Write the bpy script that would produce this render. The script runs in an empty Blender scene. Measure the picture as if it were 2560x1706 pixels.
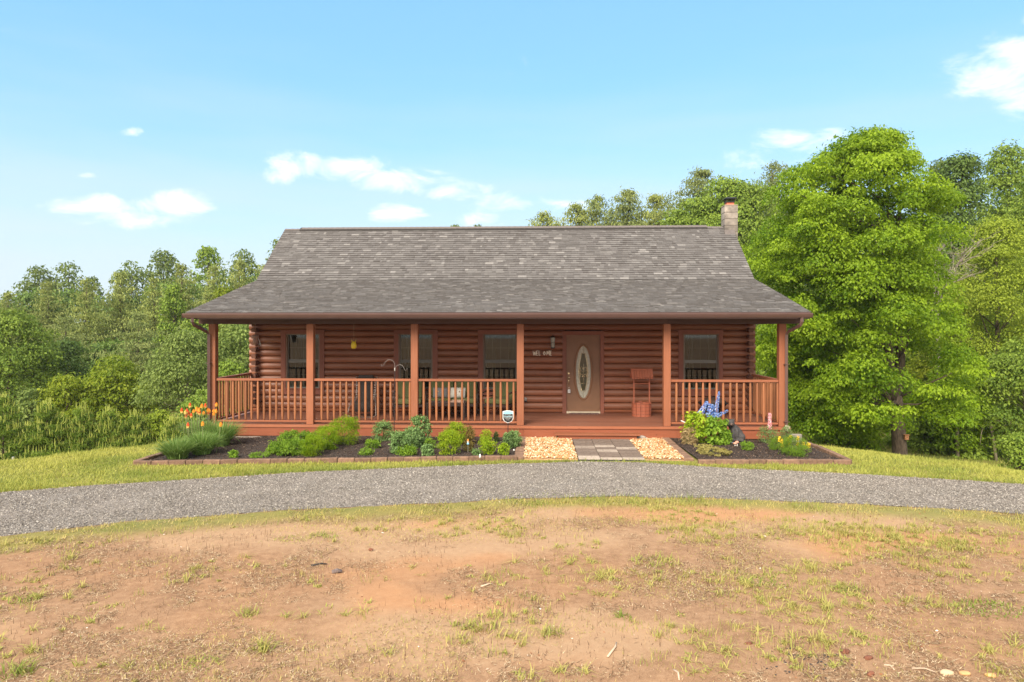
import bpy, bmesh, math, random
import numpy as np
from mathutils import Vector, Matrix
R = math.radians
rng = np.random.default_rng(7)
random.seed(7)
SC = bpy.context.scene
COL = SC.collection

# ------------------------------------------------------------------ camera, sky, sun, exposure
CZ = 2.59; F = 1706.67; HY = 821.0
cd = bpy.data.cameras.new("camera"); cam = bpy.data.objects.new("camera", cd); COL.objects.link(cam)
cam.location = (0, 0, CZ); cam.rotation_euler = (R(90), 0, 0)
cd.lens = 24; cd.sensor_width = 36; cd.shift_y = -32 / 2560; cd.clip_end = 2000
SC.camera = cam
SUN_EL, SUN_AZ = R(39), R(204)      # azimuth clockwise from +Y: behind the camera and a little to its left
world = bpy.data.worlds.new("World"); SC.world = world; world.use_nodes = True
wt = world.node_tree; wt.nodes.clear()
def wn(t, **k):
    n = wt.nodes.new(t)
    for a, b in k.items(): setattr(n, a, b)
    return n
def wl(a, b): wt.links.new(a, b)
def wmath(op, a, b=None, clamp=False):
    n = wn("ShaderNodeMath", operation=op); n.use_clamp = clamp
    for i, v in enumerate((a, b)):
        if v is None: continue
        if isinstance(v, (int, float)): n.inputs[i].default_value = v
        else: wl(v, n.inputs[i])
    return n.outputs[0]
sky = wn("ShaderNodeTexSky", sky_type="NISHITA"); sky.sun_disc = False
sky.sun_elevation = SUN_EL; sky.sun_rotation = SUN_AZ
sky.air_density = 1.0; sky.dust_density = .7; sky.ozone_density = 1.0
tc = wn("ShaderNodeTexCoord"); sp = wn("ShaderNodeSeparateXYZ"); wl(tc.outputs["Generated"], sp.inputs[0])
X_, Y_, Z_ = sp.outputs
yc = wmath("MAXIMUM", Y_, 0.02)
U = wmath("DIVIDE", X_, yc); W = wmath("DIVIDE", Z_, yc)
nz = wn("ShaderNodeTexNoise"); nz.inputs["Scale"].default_value = 13.0; nz.inputs["Detail"].default_value = 9; nz.inputs["Roughness"].default_value = .62; nz.inputs["Distortion"].default_value = .5
mp = wn("ShaderNodeMapping"); mp.inputs["Scale"].default_value = (1, 1, 2.2); wl(tc.outputs["Generated"], mp.inputs[0]); wl(mp.outputs[0], nz.inputs["Vector"])
dens = None
for (px, py, ra, rb, k) in [(725,408,72,30,.8),(690,428,60,22,.5),(900,418,92,32,.9),(1010,446,110,30,1.),(1110,470,80,22,.7),(235,525,110,30,.9),(430,512,95,30,1.),(330,548,120,18,.5),(995,532,62,20,.9),(1205,552,60,14,.6),
                         (1990,352,95,30,.9),(2075,335,55,22,.7),(1910,395,70,24,.35),(2470,190,100,58,1.),(2550,140,90,60,1.),(2560,225,100,55,.8),(2575,55,30,30,.9),(330,332,22,8,.5),(214,440,16,6,.4),(1350,515,80,18,.3)]:
    u0 = (px - 1280) / F; w0 = (HY - py) / F; a = ra / F; b = rb / F
    e = wmath("ADD", wmath("POWER", wmath("ABSOLUTE", wmath("DIVIDE", wmath("SUBTRACT", U, u0), a)), 2.0), wmath("POWER", wmath("ABSOLUTE", wmath("DIVIDE", wmath("SUBTRACT", W, w0), b)), 2.0))
    v = wmath("MULTIPLY", wmath("SUBTRACT", 1.0, e), k)
    v = wmath("MAXIMUM", v, -2.0)
    dens = v if dens is None else wmath("MAXIMUM", dens, v)
front = wmath("GREATER_THAN", Y_, 0.05)
dens = wmath("ADD", wmath("MULTIPLY", dens, front), wmath("MULTIPLY", wmath("SUBTRACT", 1.0, front), -2.0))
dens = wmath("ADD", dens, wmath("MULTIPLY", wmath("SUBTRACT", nz.outputs[0], 0.49), 7.5))
mr = wn("ShaderNodeMapRange", interpolation_type="SMOOTHSTEP"); mr.inputs[1].default_value = -0.5; mr.inputs[2].default_value = 2.8; mr.inputs[4].default_value = .95; wl(dens, mr.inputs[0])
# dense cloud out of view behind and overhead, thickened to whiten the ambient light, and a thin bright veil towards the horizon
nz2 = wn("ShaderNodeTexNoise"); nz2.inputs["Scale"].default_value = 2.2; nz2.inputs["Detail"].default_value = 9; wl(mp.outputs[0], nz2.inputs["Vector"])
mr2 = wn("ShaderNodeMapRange", interpolation_type="SMOOTHSTEP"); mr2.inputs[1].default_value = .30; mr2.inputs[2].default_value = .55; wl(nz2.outputs[0], mr2.inputs[0])
behind = wn("ShaderNodeMapRange"); behind.inputs[1].default_value = .35; behind.inputs[2].default_value = .05; wl(Y_, behind.inputs[0])
high = wn("ShaderNodeMapRange"); high.inputs[1].default_value = .5; high.inputs[2].default_value = .75; wl(Z_, high.inputs[0])
gen = wmath("MULTIPLY", mr2.outputs[0], wmath("MAXIMUM", behind.outputs[0], high.outputs[0]))
cl = wmath("MAXIMUM", mr.outputs[0], gen, True)
veil = wn("ShaderNodeMapRange", interpolation_type="SMOOTHSTEP"); veil.inputs[1].default_value = .36; veil.inputs[2].default_value = .02; veil.inputs[3].default_value = 0; veil.inputs[4].default_value = .95
wisp = wn("ShaderNodeTexNoise"); wisp.inputs["Scale"].default_value = 2.0; wisp.inputs["Detail"].default_value = 4
mpw = wn("ShaderNodeMapping"); mpw.inputs["Scale"].default_value = (1, 1, 7); wl(tc.outputs["Generated"], mpw.inputs[0]); wl(mpw.outputs[0], wisp.inputs["Vector"])
wl(wmath("SUBTRACT", Z_, wmath("MULTIPLY", wmath("SUBTRACT", wisp.outputs[0], .5), .22)), veil.inputs[0])
SKYW = 0.15
def wmix(fac, a, b, bt="MIX"):
    n = wn("ShaderNodeMix", data_type="RGBA", blend_type=bt)
    (setattr(n.inputs[0], "default_value", fac) if isinstance(fac, float) else wl(fac, n.inputs[0]))
    for s, v in ((n.inputs[6], a), (n.inputs[7], b)):
        if isinstance(v, tuple): s.default_value = (*v, 1)
        else: wl(v, s)
    return n.outputs[2]
tinted = wmix(1.0, sky.outputs[0], (.92, 1.10, 1.16), "MULTIPLY")
WHITE = 3.5
c0 = wmix(.68, tinted, (.95, 2.18, 3.55))
c1 = wmix(veil.outputs[0], c0, (2.70, 3.10, 3.32))
c2 = wmix(cl, c1, (5.0, 4.8, 4.6))
bg = wn("ShaderNodeBackground"); bg.inputs[1].default_value = SKYW; wl(c2, bg.inputs[0])
wo = wn("ShaderNodeOutputWorld"); wl(bg.outputs[0], wo.inputs[0])

sd = bpy.data.lights.new("sun", "SUN"); sd.energy = 3.4; sd.angle = R(34); sd.color = (1, .90, .76)
sun = bpy.data.objects.new("sun", sd); COL.objects.link(sun)
sdir = Vector((math.sin(SUN_AZ) * math.cos(SUN_EL), math.cos(SUN_AZ) * math.cos(SUN_EL), math.sin(SUN_EL)))
sun.rotation_euler = sdir.to_track_quat('Z', 'Y').to_euler(); sun.location = (0, 0, 60)
vs = SC.view_settings; vs.view_transform = 'Standard'; vs.look = 'None'; vs.exposure = 1.0; vs.gamma = 1; vs.use_curve_mapping = False
SC.cycles.max_bounces = 6; SC.cycles.diffuse_bounces = 3; SC.cycles.glossy_bounces = 3; SC.cycles.transparent_max_bounces = 6

# ------------------------------------------------------------------ helpers
def noise2(x, y, s, seed=0, oct=4):
    """smooth value noise 0..1 on arrays, feature size s metres"""
    r = np.random.default_rng(1000 + seed); out = 0; amp = 1; tot = 0
    for o in range(oct):
        g = r.random((256, 256)); fx = x / s; fy = y / s
        ix = np.floor(fx).astype(int); iy = np.floor(fy).astype(int); tx = fx - ix; ty = fy - iy
        tx = tx * tx * (3 - 2 * tx); ty = ty * ty * (3 - 2 * ty)
        a = g[ix % 256, iy % 256]; b = g[(ix + 1) % 256, iy % 256]; c = g[ix % 256, (iy + 1) % 256]; d = g[(ix + 1) % 256, (iy + 1) % 256]
        out = out + amp * ((a * (1 - tx) + b * tx) * (1 - ty) + (c * (1 - tx) + d * tx) * ty)
        tot += amp; amp *= .5; s = s / 2
    return out / tot
def sstep(a, b, x):
    t = np.clip((x - a) / (b - a), 0, 1); return t * t * (3 - 2 * t)

def nmesh(name, V, Fc, tint=None, smooth=False, attrs=None):
    V = np.asarray(V, dtype=np.float32); Fc = np.asarray(Fc, dtype=np.int32)
    me = bpy.data.meshes.new(name); n, k = Fc.shape
    me.vertices.add(len(V)); me.vertices.foreach_set("co", V.ravel())
    me.loops.add(n * k); me.loops.foreach_set("vertex_index", Fc.ravel())
    me.polygons.add(n); me.polygons.foreach_set("loop_start", np.arange(0, n * k, k, dtype=np.int32))
    me.polygons.foreach_set("use_smooth", np.full(n, smooth, dtype=bool))
    at = dict(attrs or {})
    if tint is not None: at["tint"] = tint
    for an, av in at.items():
        a = me.attributes.new(an, 'FLOAT', 'POINT'); a.data.foreach_set("value", np.asarray(av, dtype=np.float32))
    me.update(calc_edges=True); return me
def put(name, me, mat=None, parent=None, loc=(0, 0, 0), rot=(0, 0, 0), scale=(1, 1, 1)):
    o = bpy.data.objects.new(name, me); COL.objects.link(o)
    if mat is not None and me is not None and not me.materials: me.materials.append(mat)
    o.location = loc; o.rotation_euler = rot; o.scale = scale
    if parent is not None: o.parent = parent
    return o
def tag(o, label, cat, group=None):
    o["label"] = label; o["category"] = cat
    if group: o["group"] = group
    return o
def struct(o): o["kind"] = "structure"; return o
def stuff(o, label=None, cat=None):
    o["kind"] = "stuff"
    if label: o["label"] = label
    if cat: o["category"] = cat
    return o
def thing(name, label, cat, loc=(0, 0, 0), rz=0, group=None):
    o = bpy.data.objects.new(name, None); COL.objects.link(o); o.location = loc; o.rotation_euler = (0, 0, rz)
    o.empty_display_size = .2
    return tag(o, label, cat, group)

class MB:
    def __init__(s): s.v = []; s.f = []
    def add(s, V, Fs):
        b = len(s.v); s.v += [tuple(p) for p in V]; s.f += [[i + b for i in f] for f in Fs]; return s
    def box(s, x0, x1, y0, y1, z0, z1, rz=0, piv=None, M=None):
        V = [(x, y, z) for z in (z0, z1) for y in (y0, y1) for x in (x0, x1)]
        if M is not None: V = [tuple(M @ Vector(p)) for p in V]
        return s.add(V, [(0, 2, 3, 1), (4, 5, 7, 6), (0, 1, 5, 4), (2, 6, 7, 3), (0, 4, 6, 2), (1, 3, 7, 5)])
    def tube(s, pts, r, n=8, cap=True, flat=1.0):
        pts = [Vector(p) for p in pts]; rs = r if isinstance(r, (list, tuple)) else [r] * len(pts)
        V = []; up = None
        for i, p in enumerate(pts):
            t = (pts[min(i + 1, len(pts) - 1)] - pts[max(i - 1, 0)])
            t = t.normalized() if t.length > 1e-9 else Vector((0, 0, 1))
            if up is None:
                up = Vector((0, 0, 1)) if abs(t.z) < .9 else Vector((1, 0, 0))
            a = t.cross(up).normalized(); up = a.cross(t).normalized(); 
            for k in range(n):
                w = 2 * math.pi * k / n
                V.append(p + rs[i] * (math.cos(w) * a + flat * math.sin(w) * up))
        Fs = [(i * n + k, i * n + (k + 1) % n, (i + 1) * n + (k + 1) % n, (i + 1) * n + k) for i in range(len(pts) - 1) for k in range(n)]
        if cap: Fs += [tuple(range(n))[::-1], tuple((len(pts) - 1) * n + k for k in range(n))]
        return s.add(V, Fs)
    def lathe(s, prof, c=(0, 0, 0), n=16):
        V = [(c[0] + r * math.cos(2 * math.pi * k / n), c[1] + r * math.sin(2 * math.pi * k / n), c[2] + z) for r, z in prof for k in range(n)]
        Fs = [(i * n + k, i * n + (k + 1) % n, (i + 1) * n + (k + 1) % n, (i + 1) * n + k) for i in range(len(prof) - 1) for k in range(n)]
        Fs += [tuple(range(n))[::-1], tuple((len(prof) - 1) * n + k for k in range(n))]
        return s.add(V, Fs)
    def extrude(s, prof, axis, a, b):
        """prof: list of 2D points; axis 'x': prof=(y,z); 'y': prof=(x,z)"""
        def P(p, t): return (t, p[0], p[1]) if axis == 'x' else ((p[0], t, p[1]) if axis == 'y' else (p[0], p[1], t))
        n = len(prof); V = [P(p, a) for p in prof] + [P(p, b) for p in prof]
        Fs = [(i, (i + 1) % n, n + (i + 1) % n, n + i) for i in range(n)] + [tuple(range(n))[::-1], tuple(range(n, 2 * n))]
        return s.add(V, Fs)
    def mesh(s, name, smooth=False, bevel=0, seg=1):
        me = bpy.data.meshes.new(name); bm = bmesh.new()
        vs_ = [bm.verts.new(p) for p in s.v]
        for f in s.f:
            try: bm.faces.new([vs_[i] for i in f])
            except ValueError: pass
        bmesh.ops.recalc_face_normals(bm, faces=bm.faces)
        if bevel: bmesh.ops.bevel(bm, geom=[e for e in bm.edges if e.calc_face_angle(0) > .5], offset=bevel, segments=seg, profile=.5, affect='EDGES')
        if smooth:
            for f in bm.faces: f.smooth = True
        bm.to_mesh(me); bm.free(); return me
    def obj(s, name, mat, parent=None, smooth=False, bevel=0, seg=1, **k):
        return put(name, s.mesh(name, smooth, bevel, seg), mat, parent, **k)

# ------------------------------------------------------------------ materials
def newmat(name):
    m = bpy.data.materials.new(name); m.use_nodes = True; nt = m.node_tree
    b = nt.nodes["Principled BSDF"]; return m, nt, b
def N(nt, t, **k):
    n = nt.nodes.new(t)
    for a, v in k.items(): setattr(n, a, v)
    return n
def ramp(nt, src, stops):
    r = N(nt, "ShaderNodeValToRGB"); e = r.color_ramp.elements
    while len(e) < len(stops): e.new(.5)
    for i, (p, c) in enumerate(stops): e[i].position = p; e[i].color = (*c, 1) if len(c) == 3 else c
    nt.links.new(src, r.inputs[0]); return r.outputs[0]
def tex(nt, scale, detail=5, stretch=(1, 1, 1), rough=.55, obj=True, dist=0):
    t = N(nt, "ShaderNodeTexCoord"); mpn = N(nt, "ShaderNodeMapping"); mpn.inputs["Scale"].default_value = stretch
    nt.links.new(t.outputs["Object"], mpn.inputs[0])
    oi = N(nt, "ShaderNodeObjectInfo"); ad = N(nt, "ShaderNodeVectorMath", operation='MULTIPLY_ADD')
    cb = N(nt, "ShaderNodeCombineXYZ"); 
    for i in range(3): nt.links.new(oi.outputs["Random"], cb.inputs[i])
    nt.links.new(cb.outputs[0], ad.inputs[0]); ad.inputs[1].default_value = (37, 51, 23); nt.links.new(mpn.outputs[0], ad.inputs[2])
    n = N(nt, "ShaderNodeTexNoise"); n.inputs["Scale"].default_value = scale; n.inputs["Detail"].default_value = detail; n.inputs["Roughness"].default_value = rough
    n.inputs["Distortion"].default_value = dist
    nt.links.new(ad.outputs[0] if obj else mpn.outputs[0], n.inputs["Vector"]); return n.outputs[0]
def mixc(nt, fac, a, b, bt="MIX"):
    n = N(nt, "ShaderNodeMix", data_type="RGBA", blend_type=bt)
    if isinstance(fac, (int, float)): n.inputs[0].default_value = fac
    else: nt.links.new(fac, n.inputs[0])
    for s, v in ((n.inputs[6], a), (n.inputs[7], b)):
        if isinstance(v, tuple): s.default_value = (*v, 1)
        else: nt.links.new(v, s)
    return n.outputs[2]
def mth(nt, op, a, b=None, clamp=False):
    n = N(nt, "ShaderNodeMath", operation=op); n.use_clamp = clamp
    for i, v in enumerate((a, b)):
        if v is None: continue
        if isinstance(v, (int, float)): n.inputs[i].default_value = v
        else: nt.links.new(v, n.inputs[i])
    return n.outputs[0]
def bump(nt, b, h, strength=.3, dist=.01):
    n = N(nt, "ShaderNodeBump"); n.inputs["Strength"].default_value = strength; n.inputs["Distance"].default_value = dist
    nt.links.new(h, n.inputs["Height"]); nt.links.new(n.outputs[0], b.inputs["Normal"])
def scol(c, k): return tuple(x * k for x in c)
def M_plain(name, c, rough=.6, var=.18, scale=8, metal=0, bmp=.15, stretch=(1, 1, 1), spec=.5, rnd=.12):
    m, nt, b = newmat(name)
    n = tex(nt, scale, 5, stretch)
    col = ramp(nt, n, [(.3, scol(c, 1 - var)), (.7, scol(c, 1 + var))])
    oi = N(nt, "ShaderNodeObjectInfo"); v = N(nt, "ShaderNodeMapRange"); v.inputs[3].default_value = 1 - rnd; v.inputs[4].default_value = 1 + rnd
    nt.links.new(oi.outputs["Random"], v.inputs[0])
    hs = N(nt, "ShaderNodeHueSaturation"); nt.links.new(v.outputs[0], hs.inputs["Value"]); nt.links.new(col, hs.inputs["Color"])
    nt.links.new(hs.outputs[0], b.inputs["Base Color"]); b.inputs["Roughness"].default_value = rough; b.inputs["Metallic"].default_value = metal
    b.inputs["Specular IOR Level"].default_value = spec
    if bmp: bump(nt, b, n, bmp)
    return m
def M_wood(name, c, axis='x', rough=.55, var=.22, rnd=.12, knots=True, worn=.25, spec=.35):
    st = {'x': (.5, 9, 9), 'z': (9, 9, .5), 'y': (9, .5, 9)}[axis]
    m, nt, b = newmat(name)
    n = tex(nt, 5, 7, st, .65); n2 = tex(nt, 1.3, 3)
    col = ramp(nt, n, [(.3, scol(c, 1 - var)), (.5, c), (.72, scol(c, 1 + var))])
    col = mixc(nt, mth(nt, 'MULTIPLY', ramp(nt, n2, [(.45, (0, 0, 0)), (.7, (1, 1, 1))]), worn), col, scol((c[0] * 1.1, c[1] * 1.35, c[2] * 1.5), 1.1))
    if knots:
        t = N(nt, "ShaderNodeTexCoord"); v = N(nt, "ShaderNodeTexVoronoi"); v.inputs["Scale"].default_value = 3.0
        nt.links.new(t.outputs["Object"], v.inputs["Vector"])
        k = ramp(nt, v.outputs["Distance"], [(.03, (1, 1, 1)), (.075, (0, 0, 0))])
        col = mixc(nt, mth(nt, 'MULTIPLY', k, .55), col, scol(c, .35))
    oi = N(nt, "ShaderNodeObjectInfo"); v = N(nt, "ShaderNodeMapRange"); v.inputs[3].default_value = 1 - rnd; v.inputs[4].default_value = 1 + rnd
    nt.links.new(oi.outputs["Random"], v.inputs[0])
    hs = N(nt, "ShaderNodeHueSaturation"); nt.links.new(v.outputs[0], hs.inputs["Value"]); nt.links.new(col, hs.inputs["Color"])
    nt.links.new(hs.outputs[0], b.inputs["Base Color"]); b.inputs["Roughness"].default_value = rough; b.inputs["Specular IOR Level"].default_value = spec
    bump(nt, b, n, .25, .006); return m
def M_leaf(name, a, bcol, rough=.55, transl=.35, rnd=.08, spec=.25):
    """a..b: the leaf's own colours from the 'tint' attribute"""
    m, nt, b = newmat(name)
    at = N(nt, "ShaderNodeAttribute"); at.attribute_name = "tint"
    col = mixc(nt, at.outputs["Fac"], a, bcol)
    oi = N(nt, "ShaderNodeObjectInfo"); v = N(nt, "ShaderNodeMapRange"); v.inputs[3].default_value = 1 - rnd; v.inputs[4].default_value = 1 + rnd
    nt.links.new(oi.outputs["Random"], v.inputs[0])
    hs = N(nt, "ShaderNodeHueSaturation"); nt.links.new(v.outputs[0], hs.inputs["Value"]); nt.links.new(col, hs.inputs["Color"])
    nt.links.new(hs.outputs[0], b.inputs["Base Color"]); b.inputs["Roughness"].default_value = rough; b.inputs["Specular IOR Level"].default_value = spec
    tr = N(nt, "ShaderNodeBsdfTranslucent"); nt.links.new(hs.outputs[0], tr.inputs[0])
    mx = N(nt, "ShaderNodeMixShader"); mx.inputs[0].default_value = transl
    nt.links.new(b.outputs[0], mx.inputs[1]); nt.links.new(tr.outputs[0], mx.inputs[2])
    nt.links.new(mx.outputs[0], nt.nodes["Material Output"].inputs[0]); return m
def M_tint(name, stops, rough=.8, bmp=0, scale=30, grain=.12):
    m, nt, b = newmat(name)
    at = N(nt, "ShaderNodeAttribute"); at.attribute_name = "tint"
    col = ramp(nt, at.outputs["Fac"], stops)
    n = tex(nt, scale, 4)
    col = mixc(nt, grain, col, ramp(nt, n, [(.3, (0, 0, 0)), (.7, (1, 1, 1))]), "OVERLAY")
    nt.links.new(col, b.inputs["Base Color"]); b.inputs["Roughness"].default_value = rough; b.inputs["Specular IOR Level"].default_value = .2
    if bmp: bump(nt, b, n, bmp)
    return m

m_post = M_wood("stained_post", (.27, .092, .042), 'z', .6, .16)
m_rail = M_wood("stained_rail", (.285, .096, .045), 'x', .55, .14)
m_bal = M_wood("stained_baluster", (.30, .115, .048), 'z', .6, .2, .16)
m_log = M_wood("stained_log", (.25, .088, .043), 'x', .42, .26, .17, worn=.55, spec=.5)
m_logend = M_wood("weathered_log_end", (.13, .055, .035), 'y', .85, .4, .2)
m_trim = M_wood("stained_trim", (.22, .072, .042), 'z', .5, .18)
m_deck = M_wood("stained_deck", (.22, .085, .050), 'x', .5, .2, .12, knots=False, worn=.5)
m_skirt = M_wood("stained_skirt", (.25, .072, .032), 'x', .6, .15, .06)
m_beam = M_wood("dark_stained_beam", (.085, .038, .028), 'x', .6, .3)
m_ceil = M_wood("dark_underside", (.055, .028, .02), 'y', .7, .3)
m_gutter = M_plain("brown_metal", (.125, .070, .060), .32, .08, 3, .25, 0, spec=.6)
m_conc = M_plain("pale_concrete", (.40, .33, .28), .9, .25, 6, 0, .4)
m_dark = M_plain("dark_interior", (.03, .028, .025), .9, .1, 3, 0, 0)
m_door = M_plain("brown_door", (.24, .115, .055), .5, .1, 3, 0, .1)
m_brass = M_plain("brass", (.75, .62, .38), .25, .1, 5, .9, 0)
m_nick = M_plain("pale_metal", (.7, .66, .6), .35, .1, 5, .7, 0)
m_white = M_plain("off_white", (.72, .70, .66), .6, .06, 5, 0, 0)
m_black = M_plain("black_metal", (.02, .02, .022), .45, .1, 5, .3, 0)
m_bronze = M_plain("dark_bronze_frame", (.055, .035, .028), .45, .2, 8, .3, 0)
m_shingle = M_tint("asphalt_shingle", [(0, (.080, .071, .066)), (.45, (.128, .119, .113)), (.75, (.176, .165, .156)), (1, (.24, .225, .212))], .9, .3, 60, .25)
m_block = M_plain("chimney_block_face", (.26, .225, .19), .95, .42, 4, 0, .6, rnd=.3)
m_clay = M_plain("clay_flue", (.50, .15, .08), .8, .1)
m_edge = M_plain("edging_block_face", (.19, .110, .070), .95, .28, 14, 0, .6, rnd=.22)
m_edgetop = m_edge
m_paver = M_tint("paver", [(0, (.14, .102, .080)), (.5, (.20, .155, .125)), (1, (.40, .33, .27))], .9, .4, 25, .2)

# glass: a plain reflecting pane one can see through
def M_glass(name, tintc=(.75, .8, .75), refl=.5):
    m, nt, b = newmat(name); nt.nodes.remove(b)
    tr = N(nt, "ShaderNodeBsdfTransparent"); tr.inputs[0].default_value = (*tintc, 1)
    gl = N(nt, "ShaderNodeBsdfGlossy"); gl.inputs["Roughness"].default_value = .03; gl.inputs[0].default_value = (.9, .95, .9, 1)
    fr = N(nt, "ShaderNodeFresnel"); fr.inputs[0].default_value = 1.5
    mx = N(nt, "ShaderNodeMixShader"); nt.links.new(mth(nt, 'MULTIPLY', fr.outputs[0], 1.5), mx.inputs[0])
    nt.links.new(tr.outputs[0], mx.inputs[1]); nt.links.new(gl.outputs[0], mx.inputs[2])
    nt.links.new(mx.outputs[0], nt.nodes["Material Output"].inputs[0]); return m
m_glass = M_glass("window_glass", (.5, .53, .48))

# ------------------------------------------------------------------ terrain
def terr(x, y):
    x = np.asarray(x, float); y = np.asarray(y, float)
    r = np.hypot(x + .7, y - 6); t = np.maximum(0, r - 10.9)
    d = np.where(t < 2, .06 * t * t, .24 + .24 * (t - 2))
    d = 3.4 * (1 - np.exp(-(d / 3.4) - .5 * (d / 3.4) ** 2))
    up = 5.0 * sstep(48, 130, y) * sstep(-10, 30, -x) + 2.0 * sstep(48, 120, y)
    und = .25 * (noise2(x + 300, y + 300, 14, 3, 2) - .5) * sstep(3, 12, t)
    return -d + up + und
def tz(x, y): return float(terr(np.array([x]), np.array([y]))[0])
TH = R(2.2); CO, SI = math.cos(TH), math.sin(TH); OX, OY = -.344, 16.1; FZ = .30
def L2W(x, y): return (OX + x * CO + y * SI, OY - x * SI + y * CO)
def W2L(X, Y): return ((X - OX) * CO - (Y - OY) * SI, (X - OX) * SI + (Y - OY) * CO)
def gp(px, py, z=0.0):
    """photo pixel -> point of the ground plane at height z"""
    t = (CZ - z) * F / (py - HY); return ((px - 1280) / F * t, t)
def at(px, py, Y): return ((px - 1280) / F * Y, Y, CZ - (py - HY) / F * Y)

up_pts = [gp(*p) for p in [(0, 1233), (207, 1217), (479, 1200), (762, 1182), (1088, 1168), (1280, 1161), (1454, 1156), (1606, 1158), (1824, 1172), (2129, 1186), (2560, 1212)]]
lo_pts = [gp(*p) for p in [(0, 1342), (185, 1320), (348, 1303), (642, 1283), (816, 1272), (1142, 1257), (1280, 1248), (1552, 1243), (1824, 1247), (2069, 1258), (2314, 1270), (2560, 1287)]]
up_pts = [(-30, -1.), (-20, 4.5), (-14, 8.2), (-10.5, 9.9)] + up_pts + [(12, 9.9), (16, 7.3), (22, 3), (30, -1.5)]
lo_pts = [(-30, -4), (-20, 1.5), (-14, 5.2), (-9, 7.7)] + lo_pts + [(10, 7.4), (16, 4.2), (22, 0), (30, -4.5)]
def drive_up(x): return np.interp(x, *zip(*up_pts)) + .05 * (noise2(np.asarray(x) + 50, np.zeros_like(x) + 3., .5, 5, 3) - .5)
def drive_lo(x): return np.interp(x, *zip(*lo_pts)) + .12 * (noise2(np.asarray(x) + 50, np.zeros_like(x) + 9., .6, 6, 3) - .5)
def lawn_mask(x, y):
    a = sstep(-.02, .08, y - drive_up(x))
    dl = drive_lo(x) - y
    wdt = .35 + 1.0 * noise2(x + 90, y + 40, 1.6, 11, 3) + .25 * sstep(2, 6, x)
    b = (1 - sstep(wdt * .35, wdt, dl)) * sstep(-.02, .03, dl)
    return np.maximum(a, b * .8 * (dl > 0))

def axis_lines(lo, hi, step, far, grow=1.18):
    a = list(np.arange(lo, hi, step)); s = step; v = hi
    while v < far: a.append(v); s *= grow; v += s
    a.append(far); s = step; v = lo - step; b = []
    while v > -far: b.append(v); s *= grow; v -= s
    return np.array(sorted(b + a))
xs = axis_lines(-13, 13, .11, 420); ys_ = axis_lines(3.6, 19, .11, 420)
GX, GY = np.meshgrid(xs, ys_); nx, ny = len(xs), len(ys_)
gx, gy = GX.ravel(), GY.ravel(); gz = terr(gx, gy)
near = (gy < 19) & (np.abs(gx) < 14)
lm = lawn_mask(gx, gy)
dirtz = gy < drive_lo(gx)
gz = gz + np.where(near & dirtz, .05 * (noise2(gx + 20, gy + 20, .9, 21, 4) - .5) + .018 * (noise2(gx, gy + 70, .16, 22, 2) - .5), 0)
thatch = sstep(.44, .62, noise2(gx + 7, gy * 1.4 + 30, 1.9, 31, 4) + .10 * sstep(8.5, 5.5, gy) + .05 * sstep(-1, 4, gx))
orange = sstep(.5, .7, noise2(gx + 57, gy * 1.3 + 10, 1.6, 33, 3) + .12 * np.exp(-((gx + 1.0) ** 2 / 2.0 + (gy - 6.6) ** 2 / .8)))
idx = np.arange(nx * ny).reshape(ny, nx)
gF = np.stack([idx[:-1, :-1], idx[:-1, 1:], idx[1:, 1:], idx[1:, :-1]], -1).reshape(-1, 4)
gme = nmesh("ground", np.stack([gx, gy, gz], 1), gF, smooth=True, attrs=dict(lawn=lm, thatch=thatch, orange=orange))
m, nt, b = newmat("ground_soil_and_turf")
def att(nt, n): a = N(nt, "ShaderNodeAttribute"); a.attribute_name = n; return a.outputs["Fac"]
nA = tex(nt, 1.6, 8, rough=.65, obj=False); nB0 = tex(nt, 9, 10, (1, 1, 1), .78, obj=False); nC = tex(nt, 110, 6, (1, 1, 1), .7, obj=False); nB = mth(nt, 'ADD', mth(nt, 'MULTIPLY', nB0, .55), mth(nt, 'MULTIPLY', nC, .45))
sand = ramp(nt, nB, [(.3, (.31, .180, .102)), (.55, (.405, .26, .152)), (.75, (.50, .345, .215))])
orn = ramp(nt, nB, [(.3, (.36, .170, .080)), (.7, (.47, .25, .12))])
tha = ramp(nt, nB, [(.34, (.14, .075, .042)), (.5, (.29, .168, .094)), (.66, (.44, .275, .16))])
col = mixc(nt, mth(nt, 'MULTIPLY', att(nt, "orange"), .75), sand, orn)
tf = mth(nt, 'MULTIPLY', mth(nt, 'ADD', att(nt, "thatch"), mth(nt, 'MULTIPLY', mth(nt, 'SUBTRACT', nA, .5), 1.2)), .85, True)
col = mixc(nt, tf, col, tha)
nP = tex(nt, .9, 5, obj=False)
turf = ramp(nt, nB, [(.3, (.15, .135, .035)), (.5, (.24, .215, .058)), (.7, (.34, .29, .085))])
turf2 = mixc(nt, ramp(nt, nP, [(.4, (0, 0, 0)), (.62, (1, 1, 1))]), turf, ramp(nt, nB, [(.3, (.10, .13, .03)), (.7, (.20, .22, .045))]))
lf = mth(nt, 'ADD', att(nt, "lawn"), mth(nt, 'MULTIPLY', mth(nt, 'SUBTRACT', nB, .5), .5), True)
lf = mth(nt, 'MULTIPLY', lf, mth(nt, 'GREATER_THAN', att(nt, "lawn"), .02))
col = mixc(nt, lf, col, turf2)
nt.links.new(col, b.inputs["Base Color"]); b.inputs["Roughness"].default_value = .95; b.inputs["Specular IOR Level"].default_value = .15
bump(nt, b, mth(nt, 'ADD', mth(nt, 'MULTIPLY', nB0, .6), mth(nt, 'MULTIPLY', nC, 1.0)), .55, .012)
struct(put("ground", gme, m))

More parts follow.
